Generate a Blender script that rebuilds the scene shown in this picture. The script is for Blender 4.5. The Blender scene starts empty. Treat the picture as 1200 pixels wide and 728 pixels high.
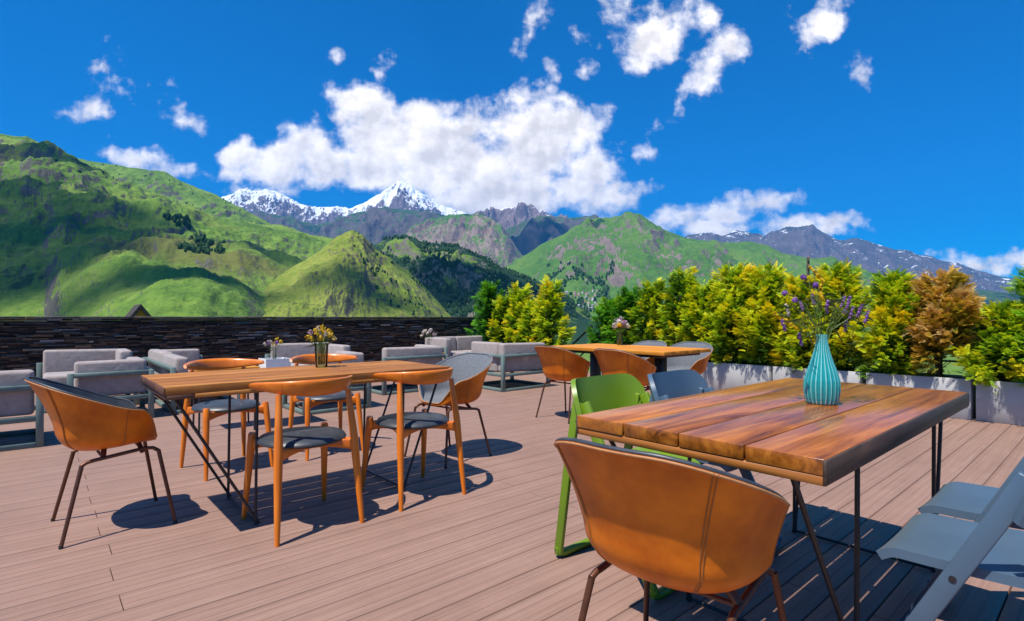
import bpy, bmesh, math, random
import numpy as np
from mathutils import Vector, Matrix

random.seed(7)
rng = np.random.default_rng(11)
scene = bpy.context.scene
COL = scene.collection

# ------------------------------------------------------------------ camera
CAM_H = 1.06
AZ = math.atan2(720, 635)              # deck direction, clockwise from the view axis
SA, CA = math.sin(AZ), math.cos(AZ)
def W(X, D):                           # camera-aligned ground coordinates -> deck-aligned world
    return SA * X + CA * D, -CA * X + SA * D
cam_d = bpy.data.cameras.new("camera")
cam = bpy.data.objects.new("camera", cam_d)
COL.objects.link(cam)
cam.location = (0, 0, CAM_H)
cam.rotation_euler = (math.radians(90), 0, math.atan2(SA, CA) - math.radians(90))
cam_d.sensor_width = 36
cam_d.lens = 635 / 1200 * 36
cam_d.shift_y = 8 / 1200
cam_d.clip_start = 0.05
cam_d.clip_end = 60000
scene.camera = cam

# ------------------------------------------------------------------ light
SUN = Vector((-0.47, -0.05, 1.0)).normalized()
sun_d = bpy.data.lights.new("sun", 'SUN')
sun_d.energy = 5.0
sun_d.angle = math.radians(0.5)
sun_d.color = (1.0, 0.955, 0.88)
sun = bpy.data.objects.new("sun", sun_d)
COL.objects.link(sun)
sun.location = (-4, -2, 12)
sun.rotation_euler = SUN.to_track_quat('Z', 'Y').to_euler()

world = bpy.data.worlds.new("World")
scene.world = world
world.use_nodes = True
SKY_STRENGTH = 0.10
SKY_TINT = (.10, .63, 1.06, 1)       # the clear, deep blue of high mountain air
def build_world():
    nt = world.node_tree
    N, L = nt.nodes, nt.links
    N.clear()
    out = N.new('ShaderNodeOutputWorld')
    bg = N.new('ShaderNodeBackground')
    bg.inputs[1].default_value = SKY_STRENGTH
    L.new(bg.outputs[0], out.inputs[0])
    sky = N.new('ShaderNodeTexSky')
    sky.sky_type = 'NISHITA'
    sky.sun_disc = False
    sky.sun_elevation = math.asin(SUN.z)
    sky.sun_rotation = math.atan2(SUN.x, SUN.y)
    sky.altitude = 1800
    sky.air_density = 1.0
    sky.dust_density = 0.6
    sky.ozone_density = 5.0
    hs = N.new('ShaderNodeHueSaturation')
    hs.inputs['Hue'].default_value = 0.5
    hs.inputs['Saturation'].default_value = 1.12
    hs.inputs['Value'].default_value = 1.0
    tn = N.new('ShaderNodeMixRGB'); tn.blend_type = 'MULTIPLY'; tn.inputs[0].default_value = 1
    tn.inputs[2].default_value = SKY_TINT
    L.new(sky.outputs[0], tn.inputs[1]); L.new(tn.outputs[0], hs.inputs['Color'])
    def math_(op, a, b=None, c=None, clamp=False):
        n = N.new('ShaderNodeMath'); n.operation = op; n.use_clamp = clamp
        for i, x in enumerate((a, b, c)):
            if x is None: continue
            if isinstance(x, (int, float)): n.inputs[i].default_value = x
            else: L.new(x, n.inputs[i])
        return n.outputs[0]
    tc = N.new('ShaderNodeTexCoord')
    def dot(v):
        n = N.new('ShaderNodeVectorMath'); n.operation = 'DOT_PRODUCT'
        L.new(tc.outputs['Generated'], n.inputs[0]); n.inputs[1].default_value = v
        return n.outputs['Value']
    # sky directions measured on a plane tangent to the north-west horizon
    fw = dot((CA, SA, 0)); rt = dot((SA, -CA, 0)); up = dot((0, 0, 1))
    fwc = math_('MAXIMUM', fw, 0.02)
    k = math_('DIVIDE', rt, fwc); m = math_('DIVIDE', up, fwc)
    comb = N.new('ShaderNodeCombineXYZ')
    L.new(k, comb.inputs[0]); L.new(m, comb.inputs[1])
    P = comb.outputs[0]
    def noise(scale, detail, rough, off=(0, 0, 0), vec=None):
        mp = N.new('ShaderNodeMapping'); mp.inputs['Location'].default_value = off
        L.new(vec or P, mp.inputs['Vector'])
        n = N.new('ShaderNodeTexNoise'); n.noise_dimensions = '3D'
        n.inputs['Scale'].default_value = scale; n.inputs['Detail'].default_value = detail
        n.inputs['Roughness'].default_value = rough
        L.new(mp.outputs[0], n.inputs['Vector'])
        return n
    wn = noise(14, 3, 0.55, (3.1, 0, 1.7))
    ws = N.new('ShaderNodeVectorMath'); ws.operation = 'MULTIPLY_ADD'
    L.new(wn.outputs['Color'], ws.inputs[0]); ws.inputs[1].default_value = (0.09, 0.06, 0)
    ws.inputs[2].default_value = (-0.045, -0.03, 0)
    wa = N.new('ShaderNodeVectorMath'); wa.operation = 'ADD'
    L.new(P, wa.inputs[0]); L.new(ws.outputs[0], wa.inputs[1])
    PW = wa.outputs[0]
    blobs = CLOUDS
    F = None
    for (u, v, ru, rv, rot, w) in blobs:
        if max(ru, rv) < 45: w *= .80
        mp = N.new('ShaderNodeMapping'); mp.vector_type = 'TEXTURE'
        mp.inputs['Location'].default_value = ((u - 600) / 635, (372 - v) / 635, 0)
        mp.inputs['Rotation'].default_value = (0, 0, math.radians(rot))
        mp.inputs['Scale'].default_value = (ru / 635, rv / 635, 1)
        L.new(PW, mp.inputs['Vector'])
        ln = N.new('ShaderNodeVectorMath'); ln.operation = 'LENGTH'
        L.new(mp.outputs[0], ln.inputs[0])
        f = math_('MULTIPLY_ADD', ln.outputs['Value'], -w, w)
        F = f if F is None else math_('SMOOTH_MAX', F, f, 0.12)
    n1 = noise(14, 9, 0.58, (0.3, 0.1, 0.5))
    n1b = noise(11, 6, 0.58, (0.3 + 0.016, 0.1 - 0.022, 0.5))
    n1c = noise(11, 6, 0.58, (0.3, 0.1, 0.5))
    n2 = noise(5, 4, 0.55, (5.3, 2.1, 0.2))
    d = math_('MULTIPLY_ADD', n1.outputs['Fac'], 2.9, -1.56)
    dens = math_('ADD', F, d)
    mr = N.new('ShaderNodeMapRange'); mr.interpolation_type = 'SMOOTHSTEP'
    mr.inputs['From Min'].default_value = 0.0; mr.inputs['From Max'].default_value = 0.80
    L.new(dens, mr.inputs['Value'])
    front = math_('GREATER_THAN', fw, 0.05)
    alpha = math_('MULTIPLY', mr.outputs[0], front)
    alpha = math_('MULTIPLY', alpha, 0.97)
    # billow relief: thinner towards the sun side is brighter, bellies are greyer
    rel = math_('SUBTRACT', n1c.outputs['Fac'], n1b.outputs['Fac'])
    b = math_('MULTIPLY_ADD', rel, 1.5, 0.89)
    b = math_('MULTIPLY_ADD', math_('SUBTRACT', n2.outputs['Fac'], 0.5), 0.42, b)
    thick = N.new('ShaderNodeMapRange')
    thick.inputs['From Min'].default_value = 0.35; thick.inputs['From Max'].default_value = 0.95
    thick.inputs['To Min'].default_value = 0.06; thick.inputs['To Max'].default_value = -0.10
    L.new(dens, thick.inputs['Value'])
    b = math_('ADD', b, thick.outputs[0])
    b = math_('MINIMUM', math_('MAXIMUM', b, 0.62), 1.0)
    br = N.new('ShaderNodeMixRGB'); br.blend_type = 'MULTIPLY'; br.inputs[0].default_value = 1
    br.inputs[1].default_value = CLOUD_COL
    L.new(b, br.inputs[2])
    mx = N.new('ShaderNodeMixRGB')
    L.new(alpha, mx.inputs[0]); L.new(hs.outputs[0], mx.inputs[1]); L.new(br.outputs[0], mx.inputs[2])
    L.new(mx.outputs[0], bg.inputs[0])
CLOUD_COL = (11.9, 11.0, 10.1, 1)
CLOUDS = [  # bearing / height of each puff, its radii, tilt and weight
    (480, 165, 135, 62, 8, 1.5), (640, 165, 90, 72, -10, 1.6), (560, 195, 175, 52, 0, 1.5), (330, 195, 90, 36, 0, 1.3),
    (272, 205, 44, 26, 0, 1.1), (285, 182, 46, 30, 15, 1.1), (365, 165, 44, 38, 30, 1.2), (425, 122, 54, 32, -8, 1.2),
    (625, 128, 50, 40, 0, 1.2), (690, 195, 56, 48, -20, 1.3), (720, 228, 46, 22, 0, 1.0), (610, 228, 150, 34, 0, 1.6),
    (440, 195, 98, 34, 0, 1.3), (545, 150, 62, 36, 0, 1.1), (575, 240, 90, 20, 0, 1.1), (385, 190, 66, 36, 0, 1.5), (530, 205, 170, 34, 0, 1.5), (400, 140, 30, 34, 0, .9),
    (800, 252, 72, 24, 8, 1.0), (858, 246, 66, 22, 6, 1.0), (908, 237, 62, 18, 4, .95), (925, 262, 58, 17, 3, .95),
    (978, 262, 52, 16, -12, .9), (830, 268, 70, 16, 0, .95), (750, 222, 34, 16, 10, .8),
    (165, 187, 74, 20, -8, .95), (205, 196, 40, 14, -12, .7), (112, 129, 40, 15, -8, .80), (115, 77, 20, 14, 0, .55),
    (135, 90, 40, 18, -30, .22), (160, 118, 20, 10, 0, .36), (226, 139, 30, 16, 0, .46), (390, 72, 8, 14, 20, .34), (452, 85, 20, 19, -30, .72), (622, 38, 20, 30, -10, .74),
    (650, 77, 15, 28, 25, .66), (684, 87, 20, 26, 20, .74), (772, 42, 82, 42, 14, 1.1), (838, 70, 56, 34, 48, 1.0),
    (792, 120, 16, 42, -28, .8), (757, 186, 18, 14, 0, .7), (960, 26, 32, 54, -28, .98), (683, 122, 14, 12, 0, .5), (720, 20, 34, 26, 30, .4), (1000, 75, 16, 20, -30, .36),
    (1150, 312, 95, 17, -4, 1.0), (1200, 308, 50, 15, 0, .95), (1100, 318, 40, 12, 0, .7), (300, 228, 70, 14, 0, .8)]
build_world()
scene.view_settings.view_transform = 'Standard'
scene.view_settings.look = 'None'
scene.view_settings.exposure = 0.60
scene.view_settings.gamma = 1.0
scene.view_settings.use_curve_mapping = False
scene.cycles.max_bounces = 6
scene.cycles.diffuse_bounces = 3
scene.cycles.glossy_bounces = 3
scene.cycles.transmission_bounces = 5
scene.cycles.transparent_max_bounces = 8
scene.cycles.volume_bounces = 0

# ------------------------------------------------------------------ helpers
class MB:
    """collects shapes for ONE mesh"""
    def __init__(s): s.v = []; s.f = []; s.t = []; s.n = 0; s.sm = []
    def add(s, v, f, t=0.5, smooth=True):
        v = [tuple(p) for p in v]
        s.v += v; s.f += [tuple(i + s.n for i in q) for q in f]
        s.t += list(t) if hasattr(t, '__len__') else [t] * len(v)
        s.sm += [smooth] * len(f)
        s.n += len(v); return s
    def box(s, c, d, bevel=0.0, seg=2, rot=None, t=0.5):
        bm = bmesh.new()
        bmesh.ops.create_cube(bm, size=1)
        for v in bm.verts: v.co = Vector((v.co.x * d[0], v.co.y * d[1], v.co.z * d[2]))
        if bevel: bmesh.ops.bevel(bm, geom=bm.edges[:], offset=min(bevel, min(d) * .49), segments=seg, profile=.5, affect='EDGES')
        bm.verts.index_update()
        M = rot or Matrix.Identity(3)
        vs = [M @ v.co + Vector(c) for v in bm.verts]
        fs = [[v.index for v in f.verts] for f in bm.faces]
        bm.free()
        return s.add(vs, fs, t, smooth=bevel > 0.012)
    def tube(s, pts, r, n=10, cap=True, sy=1.0, t=0.5, closed=False):
        pts = [Vector(p) for p in pts]
        m = len(pts)
        rs = list(r) if hasattr(r, '__len__') else [r] * m
        tan = []
        for i in range(m):
            a = pts[(i - 1) % m] if closed else pts[max(i - 1, 0)]
            b = pts[(i + 1) % m] if closed else pts[min(i + 1, m - 1)]
            tan.append((b - a).normalized())
        ref = Vector((0, 0, 1)) if abs(tan[0].z) < .9 else Vector((1, 0, 0))
        nx = (ref - tan[0] * ref.dot(tan[0])).normalized()
        vs, fs = [], []
        for i in range(m):
            nx = (nx - tan[i] * nx.dot(tan[i])).normalized()
            ny = tan[i].cross(nx)
            for j in range(n):
                a = 2 * math.pi * j / n
                vs.append(pts[i] + nx * (math.cos(a) * rs[i]) + ny * (math.sin(a) * rs[i] * sy))
        for i in range(m if closed else m - 1):
            for j in range(n):
                i2 = (i + 1) % m
                fs.append((i * n + j, i * n + (j + 1) % n, i2 * n + (j + 1) % n, i2 * n + j))
        if cap and not closed:
            fs.append(tuple(range(n - 1, -1, -1))); fs.append(tuple((m - 1) * n + j for j in range(n)))
        return s.add(vs, fs, t)
    def lathe(s, prof, n=32, c=(0, 0, 0), rib=0, amp=0.0, tf=None):
        vs, fs, ts = [], [], []
        for i, (r, z) in enumerate(prof):
            for j in range(n):
                a = 2 * math.pi * j / n
                q = math.cos(a * rib) if rib else 0
                rr = r * (1 + amp * q)
                vs.append((c[0] + rr * math.cos(a), c[1] + rr * math.sin(a), c[2] + z))
                ts.append(tf(q, i / (len(prof) - 1)) if tf else .5)
        for i in range(len(prof) - 1):
            for j in range(n):
                fs.append((i * n + j, i * n + (j + 1) % n, (i + 1) * n + (j + 1) % n, (i + 1) * n + j))
        return s.add(vs, fs, ts)
    def grid(s, fn, nu, nv, thick=None, t=0.5):
        """surface fn(u,v), optionally given a thickness along its normal"""
        P = [[Vector(fn(i / nu, j / nv)) for j in range(nv + 1)] for i in range(nu + 1)]
        vs = [p for row in P for p in row]
        idx = lambda i, j: i * (nv + 1) + j
        fs = [(idx(i, j), idx(i + 1, j), idx(i + 1, j + 1), idx(i, j + 1)) for i in range(nu) for j in range(nv)]
        if thick:
            k = len(vs)
            nr = []
            for i in range(nu + 1):
                for j in range(nv + 1):
                    du = P[min(i + 1, nu)][j] - P[max(i - 1, 0)][j]
                    dv = P[i][min(j + 1, nv)] - P[i][max(j - 1, 0)]
                    q = du.cross(dv)
                    nr.append(q.normalized() if q.length > 1e-9 else Vector((0, 0, 1)))
            vs = vs + [vs[i] + nr[i] * thick for i in range(k)]
            fs = [tuple(reversed(q)) for q in fs] + [tuple(i + k for i in q) for q in fs]
            for i in range(nu):
                for j in (0, nv):
                    a, b = idx(i, j), idx(i + 1, j)
                    fs.append((a, b, b + k, a + k) if j == 0 else (b, a, a + k, b + k))
            for j in range(nv):
                for i in (0, nu):
                    a, b = idx(i, j), idx(i, j + 1)
                    fs.append((b, a, a + k, b + k) if i == 0 else (a, b, b + k, a + k))
        return s.add(vs, fs, t)
    def build(s, name, mat, parent=None, loc=None, tint=False):
        me = bpy.data.meshes.new(name)
        me.from_pydata(s.v, [], s.f)
        me.polygons.foreach_set('use_smooth', s.sm)
        if tint:
            at = me.attributes.new('tint', 'FLOAT', 'POINT')
            at.data.foreach_set('value', np.array(s.t, dtype=np.float32))
        me.materials.append(mat)
        me.update()
        me.set_sharp_from_angle(angle=math.radians(50))
        o = bpy.data.objects.new(name, me)
        COL.objects.link(o)
        if parent: o.parent = parent
        if loc: o.location = loc
        return o
def np_mesh(name, V, Fq, mat, parent=None, tint=None, smooth=True):
    me = bpy.data.meshes.new(name)
    V = np.asarray(V, dtype=np.float32); Fq = np.asarray(Fq, dtype=np.int32)
    k = Fq.shape[1]
    me.vertices.add(len(V)); me.vertices.foreach_set('co', V.ravel())
    me.loops.add(Fq.size); me.loops.foreach_set('vertex_index', Fq.ravel())
    me.polygons.add(len(Fq)); me.polygons.foreach_set('loop_start', np.arange(len(Fq), dtype=np.int32) * k)
    me.polygons.foreach_set('use_smooth', np.full(len(Fq), smooth))
    me.update(calc_edges=True)
    if tint is not None:
        at = me.attributes.new('tint', 'FLOAT', 'POINT')
        at.data.foreach_set('value', np.asarray(tint, dtype=np.float32))
    me.materials.append(mat)
    me.validate()
    o = bpy.data.objects.new(name, me); COL.objects.link(o)
    if parent: o.parent = parent
    return o
def tag(o, label=None, cat=None, group=None, kind=None):
    if label: o['label'] = label
    if cat: o['category'] = cat
    if group: o['group'] = group
    if kind: o['kind'] = kind
    return o
def thing(name, label, cat, loc=(0, 0, 0), rz=0.0, group=None):
    o = bpy.data.objects.new(name, None)
    COL.objects.link(o)
    o.location = loc; o.rotation_euler = (0, 0, rz); o.empty_display_size = .1
    return tag(o, label, cat, group)
def dup(root, loc=None, rz=None, label=None, parent=None):
    c = root.copy(); COL.objects.link(c)
    if parent is not None: c.parent = parent
    if loc is not None: c.location = loc
    if rz is not None: c.rotation_euler = (0, 0, rz)
    if label: c['label'] = label
    for ch in list(root.children): dup(ch, parent=c)
    return c

# ------------------------------------------------------------------ materials
def mat_base(name, rough=.5, spec=.5, coat=0):
    m = bpy.data.materials.new(name); m.use_nodes = True
    nt = m.node_tree
    b = nt.nodes['Principled BSDF']
    b.inputs['Roughness'].default_value = rough
    b.inputs['Specular IOR Level'].default_value = spec
    b.inputs['Coat Weight'].default_value = coat
    return m, nt, nt.nodes, nt.links, b
def ramp(N, stops, interp='LINEAR'):
    r = N.new('ShaderNodeValToRGB'); r.color_ramp.interpolation = interp
    e = r.color_ramp.elements
    e[0].position, e[0].color = stops[0][0], (*stops[0][1], 1)
    e[1].position, e[1].color = stops[-1][0], (*stops[-1][1], 1)
    for p, c in stops[1:-1]:
        q = e.new(p); q.color = (*c, 1)
    return r
def tex(N, L, scale, detail=4, rough=.6, stretch=(1, 1, 1), coord='Object', rot=(0, 0, 0), dist=0):
    tc = N.new('ShaderNodeTexCoord'); mp = N.new('ShaderNodeMapping')
    mp.inputs['Scale'].default_value = stretch; mp.inputs['Rotation'].default_value = rot
    if coord == 'World':
        g = N.new('ShaderNodeNewGeometry'); L.new(g.outputs['Position'], mp.inputs['Vector'])
    else: L.new(tc.outputs[coord], mp.inputs['Vector'])
    n = N.new('ShaderNodeTexNoise'); n.inputs['Scale'].default_value = scale
    n.inputs['Detail'].default_value = detail; n.inputs['Roughness'].default_value = rough
    n.inputs['Distortion'].default_value = dist
    L.new(mp.outputs[0], n.inputs['Vector'])
    return n
def bump(N, L, b, src, strength=.2, dist=.01):
    bp = N.new('ShaderNodeBump'); bp.inputs['Strength'].default_value = strength
    bp.inputs['Distance'].default_value = dist
    L.new(src, bp.inputs['Height']); L.new(bp.outputs[0], b.inputs['Normal'])
    return bp
def simple(name, c1, c2, scale=20, rough=.5, spec=.5, bmp=.1, bdist=.003, stretch=(1, 1, 1), coat=0, metal=0, sheen=0, rvar=0.0):
    m, nt, N, L, b = mat_base(name, rough, spec, coat)
    b.inputs['Metallic'].default_value = metal
    if sheen: b.inputs['Sheen Weight'].default_value = sheen
    n = tex(N, L, scale, 5, .6, stretch)
    r = ramp(N, [(.3, c1), (.7, c2)])
    L.new(n.outputs['Fac'], r.inputs[0]); L.new(r.outputs[0], b.inputs['Base Color'])
    if rvar:
        q = N.new('ShaderNodeMapRange'); q.inputs['To Min'].default_value = rough - rvar; q.inputs['To Max'].default_value = rough + rvar
        n2 = tex(N, L, scale * .35, 4, .6, stretch)
        L.new(n2.outputs['Fac'], q.inputs['Value']); L.new(q.outputs[0], b.inputs['Roughness'])
    if bmp: bump(N, L, b, n.outputs['Fac'], bmp, bdist)
    return m
def wood(name, dark, mid, light, axis=0, scale=1.0, rough=.4, coat=0, spec=.5, stain=None):
    """long grain along an axis, each plank (mesh island) shifted in tone"""
    m, nt, N, L, b = mat_base(name, rough, spec, coat)
    b.inputs['Coat Roughness'].default_value = .12
    st = [9, 9, 9]; st[axis] = .7
    geo = N.new('ShaderNodeNewGeometry')
    tc = N.new('ShaderNodeTexCoord')
    ad = N.new('ShaderNodeVectorMath'); ad.operation = 'MULTIPLY_ADD'
    L.new(geo.outputs['Random Per Island'], ad.inputs[0]); ad.inputs[1].default_value = (7, 5, 3)
    L.new(tc.outputs['Object'], ad.inputs[2])
    mp = N.new('ShaderNodeMapping'); mp.inputs['Scale'].default_value = st
    L.new(ad.outputs[0], mp.inputs['Vector'])
    n1 = N.new('ShaderNodeTexNoise'); n1.inputs['Scale'].default_value = 2.2 * scale
    n1.inputs['Detail'].default_value = 7; n1.inputs['Roughness'].default_value = .62; n1.inputs['Distortion'].default_value = 1.1
    L.new(mp.outputs[0], n1.inputs['Vector'])
    n2 = N.new('ShaderNodeTexNoise'); n2.inputs['Scale'].default_value = 12 * scale
    n2.inputs['Detail'].default_value = 3
    L.new(mp.outputs[0], n2.inputs['Vector'])
    r = ramp(N, [(.28, dark), (.5, mid), (.72, light)])
    mxf = N.new('ShaderNodeMath'); mxf.operation = 'MULTIPLY_ADD'
    L.new(n2.outputs['Fac'], mxf.inputs[0]); mxf.inputs[1].default_value = .22
    mo = N.new('ShaderNodeMath'); mo.operation = 'MULTIPLY_ADD'
    L.new(geo.outputs['Random Per Island'], mo.inputs[0]); mo.inputs[1].default_value = .16; mo.inputs[2].default_value = -.19
    ms = N.new('ShaderNodeMath'); ms.operation = 'ADD'
    L.new(n1.outputs['Fac'], ms.inputs[0]); L.new(mo.outputs[0], ms.inputs[1])
    L.new(ms.outputs[0], mxf.inputs[2])
    L.new(mxf.outputs[0], r.inputs[0])
    colr = r.outputs[0]
    if stain:
        n3 = tex(N, L, 5, 3, .5)
        q = ramp(N, [(.42, (0, 0, 0)), (.66, (1, 1, 1))])
        L.new(n3.outputs['Fac'], q.inputs[0])
        mx = N.new('ShaderNodeMixRGB'); L.new(q.outputs[0], mx.inputs[0]); L.new(colr, mx.inputs[1]); mx.inputs[2].default_value = (*stain, 1)
        sc = N.new('ShaderNodeMath'); sc.operation = 'MULTIPLY'; L.new(q.outputs[0], sc.inputs[0]); sc.inputs[1].default_value = .45
        L.new(sc.outputs[0], mx.inputs[0])
        colr = mx.outputs[0]
        rr = N.new('ShaderNodeMapRange'); rr.inputs['To Min'].default_value = rough; rr.inputs['To Max'].default_value = rough + .22
        L.new(q.outputs[0], rr.inputs['Value']); L.new(rr.outputs[0], b.inputs['Roughness'])
    L.new(colr, b.inputs['Base Color'])
    bump(N, L, b, mxf.outputs[0], .12, .002)
    return m
M = {}
M['oak'] = wood('worn_oak', (.15, .046, .008), (.32, .115, .022), (.50, .21, .05), 0, 1.0, .6, 0, .25)
M['oak_end'] = wood('oak_end', (.05, .018, .012), (.115, .045, .024), (.19, .08, .04), 2, 2.0, .6)
M['glossy_oak'] = wood('varnished_oak', (.095, .026, .004), (.31, .092, .011), (.53, .18, .024), 0, .8, .22, .0, .5)
M['dark_edge'] = wood('dark_brown_edge', (.025, .014, .009), (.06, .034, .022), (.11, .06, .038), 0, 1.2, .6)
M['batten'] = wood('pale_batten', (.24, .07, .008), (.36, .12, .018), (.48, .19, .035), 1, 1.4, .5)
M['cherry'] = wood('lacquered_beech', (.46, .098, .002), (.65, .152, .004), (.78, .215, .010), 2, .8, .34, .15)
M['cherry_h'] = wood('lacquered_beech_rail', (.46, .098, .002), (.65, .152, .004), (.78, .215, .010), 0, .8, .34, .15)
M['orange_wood'] = wood('orange_wood', (.42, .13, .008), (.58, .21, .02), (.68, .29, .04), 1, 1, .55, 0, .25)
M['leather'] = simple('tan_leather', (.40, .075, .002), (.86, .225, .008), 5, .44, .30, .35, .004, rvar=.14)
M['stitch'] = simple('leather_edge', (.40, .16, .05), (.52, .24, .09), 30, .6)
M['seam'] = simple('leather_seam', (.30, .095, .014), (.40, .14, .026), 30, .5)
M['slate_leather'] = simple('dark_slate_leather', (.024, .029, .036), (.05, .056, .064), 18, .42, .5, .1, .001)
M['grey_felt'] = simple('grey_felt_lining', (.10, .108, .12), (.16, .168, .182), 60, .8, .3, .15, .001, sheen=.3)
M['bronze'] = simple('bronze_steel', (.10, .040, .022), (.16, .066, .034), 30, .42, .5, .03, metal=.55)
M['black_steel'] = simple('black_steel', (.012, .011, .012), (.024, .022, .023), 40, .45, .5, .05)
M['rubber'] = simple('black_rubber', (.01, .01, .01), (.02, .02, .02), 40, .7)
M['green_plastic'] = simple('lime_green_lacquer', (.125, .215, .008), (.15, .25, .010), 6, .40, .45, .05, .001)
M['blue_plastic'] = simple('slate_blue_lacquer', (.060, .100, .150), (.074, .120, .174), 6, .38, .45, .05, .001)
M['cushion'] = simple('mauve_grey_canvas', (.285, .235, .212), (.375, .315, .288), 14, .9, .2, .45, .012, sheen=.2)
M['sofa_frame'] = simple('grey_green_frame', (.105, .15, .135), (.145, .20, .18), 15, .5, .4, .05)
M['planter'] = simple('pale_grey_planter', (.345, .34, .335), (.42, .415, .405), 5, .55, .4, .06, .002)
M['soil'] = simple('bark_soil', (.02, .013, .008), (.07, .045, .03), 40, .95, .2, .8, .02)
M['white_pot'] = simple('white_pot', (.74, .72, .68), (.82, .8, .76), 20, .5)
M['bark'] = simple('shrub_bark', (.05, .03, .02), (.13, .08, .05), 30, .9, .2, .6, .01, (1, 1, .3))
M['cord'] = simple('plain_black_gap', (.015, .015, .016), (.02, .02, .02), 10, .8)
def glass():
    m, nt, N, L, b = mat_base('clear_glass', .03, .5)
    n = tex(N, L, 9, 2); r = ramp(N, [(.3, (.86, .92, .84)), (.7, (.93, .97, .92))])
    L.new(n.outputs['Fac'], r.inputs[0])
    tr = N.new('ShaderNodeBsdfTransparent'); L.new(r.outputs[0], tr.inputs[0])
    gl = N.new('ShaderNodeBsdfGlossy'); gl.inputs['Roughness'].default_value = .03
    lw = N.new('ShaderNodeFresnel'); lw.inputs[0].default_value = 1.45
    mx = N.new('ShaderNodeMixShader'); L.new(lw.outputs[0], mx.inputs[0]); L.new(tr.outputs[0], mx.inputs[1]); L.new(gl.outputs[0], mx.inputs[2])
    L.new(mx.outputs[0], N['Material Output'].inputs[0])
    return m
M['glass'] = glass()
def tinted(name, stops, rough=.6, trans=.0, spec=.3, noise=.15, scale=25):
    """colour read from the mesh's own variety value (species colour of each spray or blossom)"""
    m, nt, N, L, b = mat_base(name, rough, spec)
    a = N.new('ShaderNodeAttribute'); a.attribute_name = 'tint'
    n = tex(N, L, scale, 3)
    ma = N.new('ShaderNodeMath'); ma.operation = 'MULTIPLY_ADD'
    L.new(n.outputs['Fac'], ma.inputs[0]); ma.inputs[1].default_value = noise
    sb = N.new('ShaderNodeMath'); sb.operation = 'SUBTRACT'; L.new(a.outputs['Fac'], sb.inputs[0]); sb.inputs[1].default_value = noise / 2
    L.new(sb.outputs[0], ma.inputs[2])
    r = ramp(N, stops); L.new(ma.outputs[0], r.inputs[0]); L.new(r.outputs[0], b.inputs['Base Color'])
    if trans:
        tr = N.new('ShaderNodeBsdfTranslucent'); mx = N.new('ShaderNodeMixShader'); mx.inputs[0].default_value = trans
        L.new(r.outputs[0], tr.inputs[0]); L.new(b.outputs[0], mx.inputs[1]); L.new(tr.outputs[0], mx.inputs[2])
        L.new(mx.outputs[0], N['Material Output'].inputs[0])
    return m
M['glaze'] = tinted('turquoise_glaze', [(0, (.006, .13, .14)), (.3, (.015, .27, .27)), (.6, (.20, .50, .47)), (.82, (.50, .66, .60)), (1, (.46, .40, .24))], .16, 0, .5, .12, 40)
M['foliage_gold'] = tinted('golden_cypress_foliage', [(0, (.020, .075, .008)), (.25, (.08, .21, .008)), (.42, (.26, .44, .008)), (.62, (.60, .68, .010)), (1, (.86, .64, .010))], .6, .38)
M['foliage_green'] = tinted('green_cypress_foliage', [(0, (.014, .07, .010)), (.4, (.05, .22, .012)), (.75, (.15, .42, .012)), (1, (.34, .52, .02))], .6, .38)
M['foliage_rust'] = tinted('browning_cypress_foliage', [(0, (.07, .06, .012)), (.3, (.22, .22, .012)), (.5, (.48, .33, .02)), (.75, (.66, .36, .04)), (1, (.66, .46, .18))], .6, .35)
M['petals'] = tinted('mixed_petals', [(0, (.10, .03, .32)), (.22, (.34, .16, .42)), (.34, (.46, .30, .34)), (.45, (.62, .55, .52)), (.6, (.66, .56, .30)), (.75, (.70, .46, .01)), (1, (.62, .36, .005))], .6, .2, .3, .06)
M['stems'] = simple('flower_stems', (.06, .12, .015), (.14, .2, .03), 40, .6)
# ------------------------------------------------------------------ terrain
def _hash(ix, iy, seed):
    h = (ix.astype(np.int64) * 374761393 + iy.astype(np.int64) * 668265263 + seed * 1442695041) & 0x7fffffff
    h = ((h ^ (h >> 13)) * 1274126177) & 0x7fffffff
    return (h ^ (h >> 16)) & 1023
_ang = np.arange(1024) / 1024 * 2 * np.pi
_gx, _gy = np.cos(_ang), np.sin(_ang)
def perlin(x, y, seed=0):
    ix, iy = np.floor(x), np.floor(y)
    fx, fy = x - ix, y - iy
    ux, uy = fx * fx * fx * (fx * (fx * 6 - 15) + 10), fy * fy * fy * (fy * (fy * 6 - 15) + 10)
    def g(dx, dy):
        h = _hash(ix + dx, iy + dy, seed)
        return _gx[h] * (fx - dx) + _gy[h] * (fy - dy)
    a = g(0, 0) * (1 - ux) + g(1, 0) * ux
    b = g(0, 1) * (1 - ux) + g(1, 1) * ux
    return (a * (1 - uy) + b * uy) * 1.5
def fbm(x, y, octv=6, seed=0, gain=.5, ridged=False):
    s = np.zeros_like(x); amp = 1.0; tot = 0
    for o in range(octv):
        n = perlin(x, y, seed + o * 17)
        if ridged: n = 1 - 2 * np.abs(n)
        s += n * amp; tot += amp
        x, y = x * 2.03 + 5.2, y * 2.03 + 1.3; amp *= gain
    return s / tot
TERR = {}
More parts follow.
